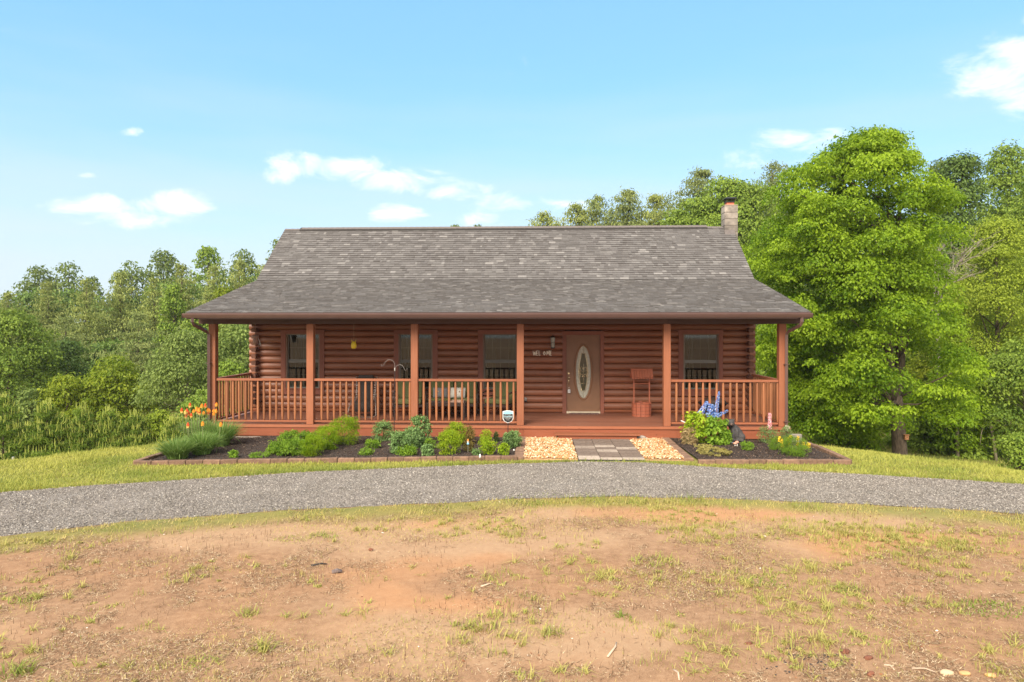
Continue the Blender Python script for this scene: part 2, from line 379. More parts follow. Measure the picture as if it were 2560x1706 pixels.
# gravel driveway: a sheet following the ground, and loose stones on it
dx = np.arange(-26, 26.01, .12); nrow = 22
DX = np.repeat(dx[None], nrow, 0); T = np.linspace(0, 1, nrow)[:, None]
lo_, hi_ = drive_lo(dx), drive_up(dx)
DY = lo_[None] * (1 - T) + hi_[None] * T
crown = .02 * np.sin(np.pi * T) + 0 * DX
DZ = terr(DX, DY) + .006 + crown + np.where((T > .04) & (T < .96), .05, 0) * 0 + .016 * (noise2(DX + 11, DY + 5, .3, 44, 3) - .3) * np.sin(np.pi * T) ** .4
di = np.arange(nrow * len(dx)).reshape(nrow, -1)
dF = np.stack([di[:-1, :-1], di[:-1, 1:], di[1:, 1:], di[1:, :-1]], -1).reshape(-1, 4)
DZ = np.maximum(DZ, terr(DX, DY) + .004)
m, nt, b = newmat("gravel_bed")
t_ = N(nt, "ShaderNodeTexCoord"); vo = N(nt, "ShaderNodeTexVoronoi"); vo.inputs["Scale"].default_value = 60; nt.links.new(t_.outputs["Object"], vo.inputs["Vector"])
sx = N(nt, "ShaderNodeSeparateColor"); nt.links.new(vo.outputs["Color"], sx.inputs[0])
g1 = ramp(nt, sx.outputs[0], [(0, (.14, .122, .103)), (.5, (.225, .198, .17)), (1, (.32, .287, .25))])
nD = tex(nt, 1.1, 5, obj=False); g1 = mixc(nt, ramp(nt, nD, [(.4, (0, 0, 0)), (.7, (.5, .5, .5))]), g1, (.27, .22, .19))
nt.links.new(g1, b.inputs["Base Color"]); b.inputs["Roughness"].default_value = .9
bump(nt, b, vo.outputs["Distance"], .9, .02)
struct(put("driveway", nmesh("driveway", np.stack([DX.ravel(), DY.ravel(), DZ.ravel()], 1), dF, smooth=True), m))

OCT = np.array([(1, 0, 0), (0, 1, 0), (-1, 0, 0), (0, -1, 0), (0, 0, 1), (0, 0, -1)], float)
OCF = np.array([(0, 1, 4), (1, 2, 4), (2, 3, 4), (3, 0, 4), (1, 0, 5), (2, 1, 5), (3, 2, 5), (0, 3, 5)])
def chips(P, size, rng, flat=.6):
    """four sided stones half sunk in the bed"""
    n = len(P); s = size[:, None, None] * rng.uniform(.6, 1.3, (n, 5, 1)) * OCT[None, :5]
    s[:, :, 2] *= flat; a = rng.uniform(0, 2 * np.pi, n); ca, sa = np.cos(a)[:, None], np.sin(a)[:, None]
    x = s[:, :, 0] * ca - s[:, :, 1] * sa; y = s[:, :, 0] * sa + s[:, :, 1] * ca; V = np.stack([x + (s[:, :, 2] * rng.normal(0, .6, (n, 1))), y, s[:, :, 2] - .25 * size[:, None] + x * rng.normal(0, .4, (n, 1))], -1) + P[:, None]
    return V.reshape(-1, 3), (OCF[None, :4] + 5 * np.arange(n)[:, None, None]).reshape(-1, 3)
def stones(P, size, rng, flat=.6):
    """irregular pebbles from squashed octahedra; P (n,3); size (n,)"""
    n = len(P); s = size[:, None, None] * rng.uniform(.6, 1.25, (n, 6, 1)) * OCT[None]
    s[:, :, 2] *= flat; a = rng.uniform(0, 2 * np.pi, n); ca, sa = np.cos(a)[:, None], np.sin(a)[:, None]
    s[:, :, 0] *= rng.uniform(.8, 1.4, n)[:, None]
    x = s[:, :, 0] * ca - s[:, :, 1] * sa; y = s[:, :, 0] * sa + s[:, :, 1] * ca
    tl = rng.normal(0, .35, (n, 1)); z = s[:, :, 2] + x * tl
    V = np.stack([x, y, z], -1) + P[:, None]
    Fc = (OCF[None] + 6 * np.arange(n)[:, None, None]).reshape(-1, 3)
    return V.reshape(-1, 3), Fc
def rep(a, k): return np.repeat(a, k)
n = 130000
x = rng.uniform(-11.5, 11.5, n); t = rng.random(n); y = drive_lo(x) * (1 - t) + drive_up(x) * t
y += np.where(rng.random(n) < .06, rng.normal(0, .12, n), 0)
keep = np.abs(x) / y < .92; x, y = x[keep], y[keep]
sz = rng.uniform(.006, .0145, len(x)) * (1 + .6 * (rng.random(len(x)) < .04))
tt = (y - drive_lo(x)) / np.maximum(.1, drive_up(x) - drive_lo(x))
V, Fc = chips(np.stack([x, y, terr(x, y) + .014 + .02 * np.sin(np.pi * np.clip(tt, 0, 1))], 1), sz, rng, .75)
m_grav = M_tint("gravel_stone", [(0, (.098, .085, .072)), (.45, (.198, .174, .149)), (.8, (.282, .250, .216)), (1, (.44, .40, .35))], .85, 0, 30, .1)
stuff(put("driveway_gravel", nmesh("driveway_gravel", V, Fc, rep(rng.random(len(x)) ** 1.1, 5)), m_grav), "loose grey crushed gravel covering the curved driveway", "gravel")

# ------------------------------------------------------------------ grass, weeds and litter
def blades(P, h, w, lean, rng, seg=1, az=None):
    n = len(P); az = rng.uniform(0, 2 * np.pi, n) if az is None else az
    side = az + np.pi / 2 + rng.normal(0, .5, n)
    sx_, sy_ = np.cos(side) * w / 2, np.sin(side) * w / 2
    dxx, dyy = np.cos(az), np.sin(az)
    L = []
    for k in range(seg + 1):
        t = k / seg; out = h * lean * t ** 1.6; zz = h * t * np.sqrt(np.maximum(.05, 1 - (lean * t) ** 2 * .6))
        cx, cy, cz = P[:, 0] + dxx * out, P[:, 1] + dyy * out, P[:, 2] + zz
        if k < seg:
            f = 1 - .55 * t
            L += [np.stack([cx - sx_ * f, cy - sy_ * f, cz], 1), np.stack([cx + sx_ * f, cy + sy_ * f, cz], 1)]
        else: L.append(np.stack([cx, cy, cz], 1))
    V = np.stack(L, 1); k = V.shape[1]; Fs = []
    for q in range(seg - 1): Fs += [(2 * q, 2 * q + 1, 2 * q + 3), (2 * q, 2 * q + 3, 2 * q + 2)]
    Fs.append((2 * seg - 2, 2 * seg - 1, 2 * seg))
    Fc = (np.array(Fs)[None] + k * np.arange(n)[:, None, None]).reshape(-1, 3)
    return V.reshape(-1, 3), Fc, k
def join(parts):
    Vs, Fs, Ts, b = [], [], [], 0
    for V, Fc, T in parts: Vs.append(V); Fs.append(Fc + b); Ts.append(T); b += len(V)
    return np.concatenate(Vs), np.concatenate(Fs), np.concatenate(Ts)
def in_bed(x, y):
    lx = (x - OX) * CO - (y - OY) * SI; ly = (x - OX) * SI + (y - OY) * CO
    inn = (lx > .42) & (lx < 4.1) & (ly > -2.75)
    l = (x > -7.2) & (x < .15) & (y > np.interp(x, [-7.2, .1], [12.85, 13.42]) - .02)
    r_ = (x > 3.5) & (x < 6.55) & (y > 12.95)
    hs = (np.abs(lx) < 7.2) & (ly > -.1)
    return inn | l | r_ | hs
m_lawn = M_leaf("lawn_blade", (.20, .25, .04), (.47, .45, .10), .7, .3)
n = 330000
x = rng.uniform(-13.5, 12.5, n); y = rng.uniform(10.2, 18.5, n)
keep = (lawn_mask(x, y) > .5) & (y > drive_up(x) - .02) & ~in_bed(x, y) & (np.hypot(x + .7, y - 6) < 13.6) & (np.abs(x) / y < .80)
x, y = x[keep], y[keep]; n = len(x)
pat = noise2(x + 33, y + 12, .55, 51, 4)
hh = (.028 + .045 * rng.random(n) ** 1.5) * (1 + .8 * sstep(.52, .7, pat))
edge = sstep(.16, .02, y - drive_up(x)); hh = hh * (1 + .9 * edge * rng.random(n))
V, Fc, k = blades(np.stack([x, y, terr(x, y) - .004], 1), hh, .013, rng.uniform(.2, 1.0, n), rng)
tn = np.clip(.62 + .9 * (noise2(x, y, 1.1, 52, 3) - .5) * 2 * .8 + rng.normal(0, .22, n) - .5 * edge, 0, 1)
stuff(put("lawn_grass", nmesh("lawn_grass", V, Fc, rep(tn, k)), m_lawn), "short yellowish green mown grass around the garden beds", "grass")

# taller grass along the near side of the driveway and thin weeds on the bare soil
m_weed = M_leaf("weed_blade", (.20, .26, .04), (.58, .46, .16), .65, .3)
parts = []
n = 60000
x = rng.uniform(-9, 9, n); y = rng.uniform(6.8, 11, n); lm_ = lawn_mask(x, y)
keep = (y < drive_lo(x) + .03) & (rng.random(n) < lm_ * 1.1) & (np.abs(x) / y < .82); x, y, lm_ = x[keep], y[keep], lm_[keep]; n = len(x)
den = noise2(x + 5, y + 5, .45, 61, 3)
keep = den > .36; x, y, den = x[keep], y[keep], den[keep]; n = len(x)
V, Fc, k = blades(np.stack([x, y, terr(x, y)], 1), rng.uniform(.02, .07, n) * (1 + 1.0 * sstep(.52, .7, den)), .009, rng.uniform(.2, 1.1, n), rng)
parts.append((V, Fc, rep(np.clip(.75 - 1.3 * (den - .5) * 2 + rng.normal(0, .2, n), 0, 1), k)))
# tufts on the soil
def tuft_positions(n, dens_fn):
    out = []
    while len(out) < n:
        x = rng.uniform(-6.5, 7.2); y = rng.uniform(4.4, 10.2)
        if y > drive_lo(np.array([x]))[0] - .15 or abs(x) > .82 * y: continue
        if rng.random() < dens_fn(x, y): out.append((x, y))
    return out
def wd(x, y):
    a = float(noise2(np.array([x + 3.3]), np.array([y + 8.1]), .8, 71, 3)[0]); b_ = .10 + .5 * float(sstep(-1.5, 2.5, x)) + .12 * float(sstep(-2.4, -4, x))
    return max(0, (a - .38) * 3) * b_ * (1 if y > 5.4 else .75)
bare = [(2.1, 7.7, 1.2, .45), (-1.0, 6.6, 1.0, .35), (-2.5, 8.2, 2.2, .5)]
for (x, y) in tuft_positions(1700, wd):
    if any(((x - a) / c) ** 2 + ((y - b_) / d) ** 2 < 1 for a, b_, c, d in bare) and random.random() < .8: continue
    kind = random.random(); nb = random.randint(7, 20); s = random.uniform(.5, 1.2)
    px_ = x + rng.normal(0, .02 * s, nb); py_ = y + rng.normal(0, .02 * s, nb); P = np.stack([px_, py_, terr(px_, py_) - .005], 1)
    if kind < .35:
        V, Fc, k = blades(P, rng.uniform(.05, .13, nb) * s, .010, rng.uniform(.6, 1.6, nb), rng, 2); tn = rng.uniform(.35, .75, nb)
    elif kind < .75:
        V, Fc, k = blades(P + np.array([rng.normal(0, .04, nb), rng.normal(0, .04, nb), np.zeros(nb)]).T, rng.uniform(.04, .10, nb) * s, .006, rng.uniform(.1, .5, nb), rng, 2); tn = rng.uniform(.1, .95, nb)
    else:
        V, Fc, k = blades(P, rng.uniform(.03, .06, nb) * s, .016, rng.uniform(.6, 1.3, nb), rng, 2); tn = rng.uniform(.2, .8, nb)
    parts.append((V, Fc, rep(tn, k)))
# a few dense bright clumps seen in the photograph
for (px, py, wpx, hgt, dn, tl) in [(2470, 1525, 90, .06, 260, .1), (1900, 1452, 62, .07, 160, .15), (1640, 1405, 60, .10, 120, .4), (1375, 1585, 30, .12, 50, .45), (2390, 1365, 60, .08, 90, .3),
                               (1560, 1545, 22, .10, 40, .05), (60, 1500, 40, .08, 60, .2), (40, 1680, 50, .13, 70, .2), (660, 1625, 26, .14, 45, .45), (500, 1660, 60, .06, 90, .35), (2120, 1480, 40, .08, 60, .2),
                               (730, 1348, 44, .05, 60, .45), (620, 1540, 30, .1, 40, .35), (810, 1340, 40, .06, 60, .1), (115, 1355, 30, .06, 50, .1), (1210, 1570, 44, .10, 60, .5), (1240, 1540, 26, .10, 30, .5), (2150, 1600, 60, .06, 70, .3), (1370, 1250, 110, .07, 170, .05)]:
    X0, Y0 = gp(px, py); r_ = wpx / F * Y0
    a = rng.uniform(0, 2 * np.pi, dn); q = np.sqrt(rng.random(dn)) * r_
    px_ = X0 + q * np.cos(a); py_ = Y0 + q * np.sin(a) * .7
    V, Fc, k = blades(np.stack([px_, py_, terr(px_, py_) - .01], 1), rng.uniform(.6, 1.2, dn) * hgt, .011, rng.uniform(.4, 1.4, dn), rng, 2)
    parts.append((V, Fc, rep(np.clip(tl + rng.normal(0, .2, dn), 0, 1), k)))
n = 120000
x = rng.uniform(-6.8, 7.6, n); y = 4.3 + 6.4 * rng.random(n)
cv = noise2(x + 61, y * 1.5 + 17, 1.3, 72, 4) + .06 * sstep(-2, 4, x) - .09 * np.exp(-((x - 2.3) ** 2 / 1.2 + (y - 7.7) ** 2 / .3)) - .06 * np.exp(-((x + 1.5) ** 2 / 5 + (y - 7.9) ** 2 / .8))
keep = (y < drive_lo(x) - .02) & (np.abs(x) / y < .82) & (rng.random(n) < sstep(.45, .64, cv) * .85 + .02); x, y = x[keep], y[keep]; n = len(x)
V, Fc, k = blades(np.stack([x, y, terr(x, y)], 1), rng.uniform(.012, .042, n), .0055, rng.uniform(.3, 1.5, n), rng)
parts.append((V, Fc, rep(np.clip(rng.normal(.72, .28, n), 0, 1), k)))
V, Fc, tn = join(parts)
stuff(put("weeds_and_grass", nmesh("weeds_and_grass", V, Fc, tn), m_weed), "sparse weeds and grass tufts on the bare orange soil", "grass")

# dead stalks and thatch
m_dead = M_tint("dead_stalk", [(0, (.060, .034, .020)), (.45, (.20, .12, .065)), (.75, (.42, .29, .16)), (1, (.68, .54, .35))], .9, 0)
parts = []
n = 330000
x = rng.uniform(-6.6, 7.4, n); y = 4.3 + 6.2 * rng.random(n) ** 1.25
tv = noise2(x + 7, y * 1.4 + 30, 1.9, 31, 4) + .10 * sstep(8.5, 5.5, y) + .05 * sstep(-1, 4, x)
fine = noise2(x + 1, y + 2, .25, 81, 3)
keep = (y < drive_lo(x)) & (np.abs(x) / y < .82) & (rng.random(n) < sstep(.40, .62, tv) * sstep(.35, .6, fine) + .05); x, y = x[keep], y[keep]; n = len(x)
V, Fc, k = blades(np.stack([x, y, terr(x, y) + .004 + .025 * (noise2(x, y, .3, 82, 2) - .5) * 0], 1), rng.uniform(.010, .034, n), .0055, rng.uniform(.9, 2.4, n), rng)
parts.append((V, Fc, rep(rng.random(n) ** .8, k)))
n = 11000
x = rng.uniform(-6.6, 7.4, n); y = 4.3 + 5.6 * rng.random(n); tv = noise2(x + 21, y + 3, .8, 83, 3)
keep = (y < drive_lo(x) - .1) & (np.abs(x) / y < .82) & (rng.random(n) < sstep(.45, .65, tv)); x, y = x[keep], y[keep]; n = len(x)
V, Fc, k = blades(np.stack([x, y, terr(x, y) - .01], 1), rng.uniform(.03, .10, n), .005, rng.uniform(0, .5, n), rng, 2)
parts.append((V, Fc, rep(rng.random(n) * .7, k)))
V, Fc, tn = join(parts)
stuff(put("dead_grass_litter", nmesh("dead_grass_litter", V, Fc, tn), m_dead), "brown dead grass stubble and thatch littering the soil", "dead grass")
# clods and small stones
m_clod = M_tint("soil_clod", [(0, (.14, .055, .03)), (.6, (.33, .15, .07)), (.85, (.55, .38, .26)), (1, (.8, .74, .66))], .95, .3, 30)
n = 1500
x = rng.uniform(-6.6, 7.2, n); y = 4.4 + 5.8 * rng.random(n); keep = (y < drive_lo(x) - .1) & (np.abs(x) / y < .82); x, y = x[keep], y[keep]; n = len(x)
V, Fc = stones(np.stack([x, y, terr(x, y) + .004], 1), .005 + .012 * rng.random(n) ** 3, rng, .5)
stuff(put("soil_clods", nmesh("soil_clods", V, Fc, rep(rng.random(n), 6)), m_clod), "small red brown clods and pale grit on the bare soil", "soil")

def ico(name, r, sub=2, amp=.2, seed=0, squash=(1, 1, 1)):
    bm = bmesh.new(); bmesh.ops.create_icosphere(bm, subdivisions=sub, radius=1); rr = random.Random(seed)
    ph = [rr.uniform(0, 6) for _ in range(6)]
    for v in bm.verts:
        c = v.co.copy(); d = 1 + amp * (math.sin(3 * c.x + ph[0]) * math.sin(2.5 * c.y + ph[1]) + .5 * math.sin(5 * c.z + ph[2] + 2 * c.x)) + rr.uniform(-.3, .3) * amp
        v.co = Vector((c.x * squash[0], c.y * squash[1], c.z * squash[2])) * (r * d)
    for f in bm.faces: f.smooth = True
    me = bpy.data.meshes.new(name); bm.to_mesh(me); bm.free(); return me
def ground_thing(name, me, mat, px, py, label, cat, sink=.0, rz=0, group=None):
    X, Y = gp(px, py); o = put(name, me, mat, loc=(X, Y, tz(X, Y) + sink), rot=(0, 0, rz)); return tag(o, label, cat, group)
m_rock = M_plain("tan_stone", (.62, .42, .25), .8, .15, 12); m_rock2 = M_plain("orange_stone", (.62, .33, .14), .85, .2, 12); m_clodm = M_plain("red_clod_mat", (.20, .075, .04), .95, .3, 40, bmp=.6)
ground_thing("stone", ico("stone", .044, 2, .12, 1, (1.15, .8, .5)), m_rock, 2367, 1685, "smooth pale tan stone in the soil at the bottom right", "stone", .008)
ground_thing("stone", ico("stone", .040, 2, .12, 2, (1.2, .8, .35)), m_rock2, 2412, 1684, "flat orange stone just right of the pale tan stone", "stone", .002)
ground_thing("stone", ico("stone", .034, 2, .12, 3, (1.2, .8, .45)), m_rock2, 2477, 1689, "small orange stone nearest the right bottom corner of the yard", "stone", .002)
for i, (px, py, r, lab) in enumerate([(2115, 1633, .028, "dark red clod of soil beside its twin in the bare patch at lower right"), (2170, 1648, .030, "red clod of soil between two others in the bare patch at lower right"), (2176, 1688, .024, "red clod of soil closest to the bottom edge on the right"),
                                 (1872, 1612, .024, "crumbly dark red clod beside charred bits at lower right"), (928, 1376, .022, "lone dark red clod on pale sand below the driveway")]):
    ground_thing("soil_clod", ico("soil_clod", r, 2, .35, 10 + i, (1.2, .9, .7)), m_clodm, px, py, lab, "clod", .008, group="larger clods of red soil")
m_stick = M_plain("bleached_stick", (.50, .37, .26), .8, .25, 20); m_char = M_plain("charred_wood", (.035, .03, .028), .9, .4, 20)
def stick(px, py, dx, dy, r, mat, label, bend=.02, name="stick"):
    X, Y = gp(px, py); X2, Y2 = gp(px + dx, py + dy); mid = ((X + X2) / 2 + bend, (Y + Y2) / 2 + bend)
    o = MB().tube([(0, 0, 0), (mid[0] - X, mid[1] - Y, r * .8), (X2 - X, Y2 - Y, 0)], [r, r * .9, r * .6], 6).obj(name, mat, smooth=True, loc=(X, Y, tz(X, Y) + r * .9)); tag(o, label, "stick")
stick(1519, 1645, 22, -36, .009, m_stick, "thin pale bent stick lying in the soil near the middle bottom", .03)
stick(1684, 1678, 14, 26, .009, m_stick, "short pale stick at the bottom edge of the yard")
stick(2210, 1665, 26, 12, .007, m_stick, "slim bleached twig beside the red clods")
stick(2280, 1673, 60, 10, .006, m_stick, "longer grey twig left of the pale tan stone")
stick(1202, 1469, 30, -7, .009, m_stick, "short tan stick lying on bare soil left of centre")
stick(778, 1416, 40, -4, .009, m_char, "dark thin piece of bark on the orange sand", name="bark_strip")
o = MB().tube([(0, 0, .0), (.05, .012, .012), (.10, .02, .004)], [.02, .026, .015], 7).obj("wood_chunk", M_plain("grey_burnt_wood", (.16, .12, .11), .9, .5, 30), smooth=True, loc=(*gp(830, 1434), .012)); tag(o, "small burnt chunk of wood with a grey top on orange sand", "wood chunk")
x, y = gp(1985, 1650); n = 120
P = np.stack([x + rng.normal(0, .22, n), y + rng.normal(0, .13, n), np.full(n, .006)], 1)
V, Fc = stones(P, rng.uniform(.004, .013, n), rng, .4)
stuff(put("charcoal_bits", nmesh("charcoal_bits", V, Fc), m_char), "black bits of charcoal scattered on the soil at lower right", "charcoal")

# ------------------------------------------------------------------ the log cabin (local frame: x along the porch, y away, z = 0 at the porch floor)
cabin = thing("log_cabin", "red stained log cabin with a long covered front porch and grey shingle roof", "log cabin", (OX, OY, FZ), -TH)
def part(name, parent=cabin): return put(name, None, parent=parent)
WY = 2.40            # front-most line of the wall logs
PX0, PX1 = -6.94, 6.72

# porch floor boards, edge lip, skirt, step
deck = part("porch_floor")
yy = -.085
while yy < 2.42:
    MB().box(-6.98, 6.76, yy, yy + .137, -.032, rng.uniform(-.0015, .0015)).obj("floor_board", m_deck, deck); yy += .143
MB().box(-6.96, 6.74, .0, 2.4, -.05, -.036).obj("subfloor", m_dark, deck)
lip = part("porch_edge")
MB().box(-6.99, .20, -.112, -.088, -.058, .003).obj("edge_board", m_rail, lip); MB().box(.204, 6.77, -.120, -.088, -.056, .004).obj("edge_board", m_rail, lip)
MB().box(-6.96, .62, -.092, -.066, -.262, -.061).obj("skirt_board", m_skirt, lip); MB().box(.624, 4.18, -.094, -.066, -.268, -.061).obj("skirt_board", m_skirt, lip); MB().box(4.184, 6.75, -.092, -.066, -.27, -.061).obj("skirt_board", m_skirt, lip)
for sx_ in (-6.985, 6.745): MB().box(sx_, sx_ + .025, -.06, 2.2, -.27, -.036).obj("skirt_board", m_skirt, lip)
step = part("front_step")
MB().box(1.34, 3.30, -.36, -.13, -.175, -.135).obj("tread", m_rail, step); MB().box(1.42, 3.22, -.32, -.135, -.29, -.178).obj("riser", m_skirt, step)
MB().box(-6.9, 6.68, .08, .3, -3.4, -.055).box(-6.9, -6.7, .3, 8.9, -3.4, -.055).box(6.48, 6.68, .3, 8.9, -3.4, -.055).box(-6.7, 6.48, 8.7, 8.9, -3.4, -.055).obj("foundation", m_conc, cabin)
MB().box(-6.93, -4.2, -.20, .07, -.40, -.285).obj("concrete_pad", m_conc, cabin)

# posts and beam
pme = MB().box(-.083, .083, 0, .165, 0, 2.39).mesh("porch_post", bevel=.006)
for xc in (-6.855, -4.48, -1.975, .54, 3.975, 6.635): put("porch_post", pme, m_post, cabin, loc=(xc, 0, .001))
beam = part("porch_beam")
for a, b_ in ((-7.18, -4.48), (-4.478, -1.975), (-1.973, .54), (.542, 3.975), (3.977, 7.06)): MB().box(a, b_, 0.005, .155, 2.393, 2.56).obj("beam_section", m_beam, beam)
re = MB().box(-.022, .022, -.016, .0, 0, .048).mesh("rafter_tail", bevel=.003)
m_tail = M_plain("lit_rafter_tail", (.34, .22, .15), .8)  # pale tone paints in the light that catches the tail ends
for i, px in enumerate([573, 637, 770, 836, 903, 968.4, 1036, 1102, 1169.4, 1236, 1305, 1371, 1438.7, 1505, 1573, 1640, 1708, 1775.6, 1844, 1911]):
    xx = W2L((px - 1280) / F * 16.1, 16.1)[0]; put("rafter_tail", re, m_tail, cabin, loc=(xx, .004, 2.512))
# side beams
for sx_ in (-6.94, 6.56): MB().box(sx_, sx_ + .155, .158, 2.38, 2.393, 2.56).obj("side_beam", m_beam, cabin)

# logs
P_ = .178; Z0 = .0975
def logprof(z0, z1, front=WY, back=WY + .15, k=9):
    c = (z0 + z1) / 2; h = (z1 - z0) / 2; pr = []
    for i in range(k + 1):
        a = -math.pi / 2 + math.pi * i / k
        pr.append((front + .068 - .068 * math.cos(a) ** .8 if abs(math.cos(a)) > 1e-6 else front + .068, c + (h - .002) * math.sin(a)))
    return [(back, z0 + .001)] + pr + [(back, z1 - .001)]
wall = part("front_wall")
OPEN = [(-6.00, -4.97, .56, 2.20), (-2.88, -1.86, .56, 2.20), (-.58, .44, .56, 2.20), (1.68, 2.68, -.1, 2.14), (4.80, 5.82, .56, 2.20)]
nlog = 18
for k in range(-1, nlog):
    z0, z1 = Z0 + P_ * k, Z0 + P_ * (k + 1)
    if k == -1: z0 = .001
    if k == nlog - 1: z1 = 3.27
    cuts = sorted([(a, b_) for a, b_, c, d in OPEN if min(z1, d) - max(z0, c) > .4 * (z1 - z0)])
    xa = -6.99; 
    for a, b_ in cuts + [(6.77, None)]:
        pr = logprof(z0, z1) if k >= 0 else [(WY + .15, z0), (WY + .068, z0), (WY + .03, z0 + .02), (WY + .01, z0 + .06), (WY + .068, z1 - .002), (WY + .15, z1 - .002)]
        w0 = xa + (.012 * rng.random() if xa < -6.9 else 0); w1 = a - (.012 * rng.random() if b_ is None else 0)
        MB().extrude(pr, 'x', w0, w1).obj("log", m_log, wall, smooth=False)
        if b_ is None: break
        xa = b_
# side walls: logs crossing at the corners, their weathered ends standing forward of the front wall
for side, xc in (("left_wall", -6.775), ("right_wall", 6.59)):
    sw = part(side)
    for k in range(nlog):
        zc = Z0 + P_ * k
        y0 = 2.19 + rng.uniform(-.012, .012); w_ = .068
        pr = [(xc - w_ + .012, zc - .052), (xc + w_ - .012, zc - .055), (xc + w_, zc - .01), (xc + w_ - .008, zc + .045), (xc + w_ - .03, zc + .062), (xc - w_ + .03, zc + .062), (xc - w_ + .004, zc + .04), (xc - w_, zc - .01)]
        if zc < .15: continue
        MB().extrude(pr, 'y', y0, WY + .06).obj("log_end", m_logend, sw, bevel=.006)
    MB().box(xc - .06, xc + .06, WY + .16, 8.9, -.05, 3.4).obj("log_side", m_log, sw)
MB().box(-6.8, 6.62, 8.75, 8.9, -.05, 3.3).obj("back_wall", m_log, cabin)
gab = [(2.6, 3.3), (8.9, 3.3), (8.7, 3.35), (5.76, 5.30), (3.5, 3.5), (2.6, 3.32)]
for sx_ in (-6.83, 6.53): MB().extrude(gab, 'x', sx_, sx_ + .12).obj("gable", m_log, cabin)
MB().box(-6.7, 6.5, 2.56, 8.7, .0, .02).obj("inner_floor", m_dark, cabin)
MB().box(-6.7, 6.5, 2.56, 8.7, 2.5, 2.53).obj("inner_ceiling", m_dark, cabin)
MB().box(-6.7, 6.5, 3.6, 3.65, .02, 2.5).obj("inner_partition", m_dark, cabin)

# windows
m_screen = M_plain("window_bar", (.17, .16, .135), .6, .1, 5, 0, 0)
m_curt = M_plain("curtain", (.050, .055, .040), .9, .2, 3, 0, 0)
def window(x0, x1, z0, z1, gx0, gx1, gz0, gz1, curtain=True):
    w = part("window")
    for a in (x0, gx1 + .035): MB().box(a, a + (gx0 - .035 - x0 if a == x0 else x1 - gx1 - .035), WY - .022, WY + .10, z0, z1 - .11).obj("casing", m_trim, w)
    MB().box(x0 - .005, x1 + .005, WY - .024, WY + .10, z1 - .108, z1).obj("casing", m_trim, w)
    MB().box(gx0 - .034, gx1 + .034, WY - .02, WY + .10, z0 + .0, gz0 - .036).obj("casing", m_trim, w)
    MB().box(gx0 - .034, gx1 + .034, WY - .045, WY + .02, gz0 - .034, gz0 - .004).obj("sill", m_trim, w)
    fr = MB()
    for a in (gx0 - .034, gx1 + .002): fr.box(a, a + .032, WY + .0, WY + .10, gz0 - .002, gz1 + .03)
    fr.box(gx0 - .002, gx1 + .002, WY + .0, WY + .10, gz1 + .0, gz1 + .03); fr.obj("frame", M_frame, w)
    zm = (gz0 + gz1) / 2
    for nm, a, b_, yy in (("lower_sash", gz0, zm - .018, .035), ("upper_sash", zm + .018, gz1, .060)):
        s_ = MB().box(gx0, gx1, WY + yy, WY + yy + .02, a, a + .03).box(gx0, gx1, WY + yy, WY + yy + .02, b_ - .02, b_).box(gx0, gx0 + .022, WY + yy, WY + yy + .02, a + .03, b_ - .02).box(gx1 - .022, gx1, WY + yy, WY + yy + .02, a + .03, b_ - .02).obj("sash", m_screen, w)
    MB().box(gx0, gx1, WY + .03, WY + .055, zm - .017, zm + .017).obj("meeting_rail", m_screen, w)
    for i in (1, 2, 3):
        xx = gx0 + (gx1 - gx0) * i / 4; MB().box(xx - .006, xx + .006, WY + .045, WY + .052, gz0 + .03, zm - .038).box(xx - .006, xx + .006, WY + .070, WY + .077, zm + .02, gz1 - .02).obj("muntin", m_screen, w)
    for zz, yy in (((gz0 + zm) / 2, .046), ((gz1 + zm) / 2, .071)): MB().box(gx0 + .022, gx1 - .022, WY + yy, WY + yy + .005, zz - .006, zz + .006).obj("muntin", m_screen, w)
    for a, b_, yy in ((gz0 + .03, zm - .02, .040), (zm + .02, gz1 - .02, .066)):
        put("pane", MB().add([(gx0 + .02, WY + yy, a), (gx1 - .02, WY + yy, a), (gx1 - .02, WY + yy, b_), (gx0 + .02, WY + yy, b_)], [(0, 1, 2, 3)]).mesh("pane"), m_glass, w)
    if curtain:
        for s0, s1 in ((gx0, gx0 + .30), (gx1 - .22, gx1)):
            V = []; nn = 24
            for i in range(nn + 1):
                xx = s0 + (s1 - s0) * i / nn; yy = WY + .26 + .025 * math.sin(i * 1.7); V += [(xx, yy, gz0 - .1), (xx, yy, gz1 + .05)]
            put("curtain", MB().add(V, [(2 * i, 2 * i + 2, 2 * i + 3, 2 * i + 1) for i in range(nn)]).mesh("curtain", True), m_curt, w)
M_frame = M_plain("window_frame_tan", (.20, .125, .085), .55, .1, 5, 0, 0)
window(-6.09, -4.89, .475, 2.245, -5.92, -5.05, .65, 2.12)
window(-2.97, -1.77, .475, 2.245, -2.81, -1.94, .65, 2.12)
window(-.67, .52, .475, 2.245, -.50, .37, .65, 2.12)
window(4.72, 5.90, .475, 2.245, 4.88, 5.76, .66, 2.12)

# front door
door = part("front_door")
MB().box(1.615, 1.722, WY - .022, WY + .10, .0, 2.105).obj("door_casing", m_trim, door); MB().box(2.632, 2.735, WY - .022, WY + .10, .0, 2.105).obj("door_casing", m_trim, door)
MB().box(1.61, 2.74, WY - .024, WY + .10, 2.107, 2.21).obj("door_casing", m_trim, door)
MB().box(1.724, 2.63, WY - .045, WY + .10, .001, .045).obj("threshold", M_plain("cream_threshold", (.60, .50, .36), .5, .1), door)
oc, oz, orx, orz = 2.18, 1.105, .200, .700
def ring(rx, rz, y, n=56): return [(oc + rx * math.cos(2 * math.pi * i / n), y, oz + rz * math.sin(2 * math.pi * i / n)) for i in range(n)]
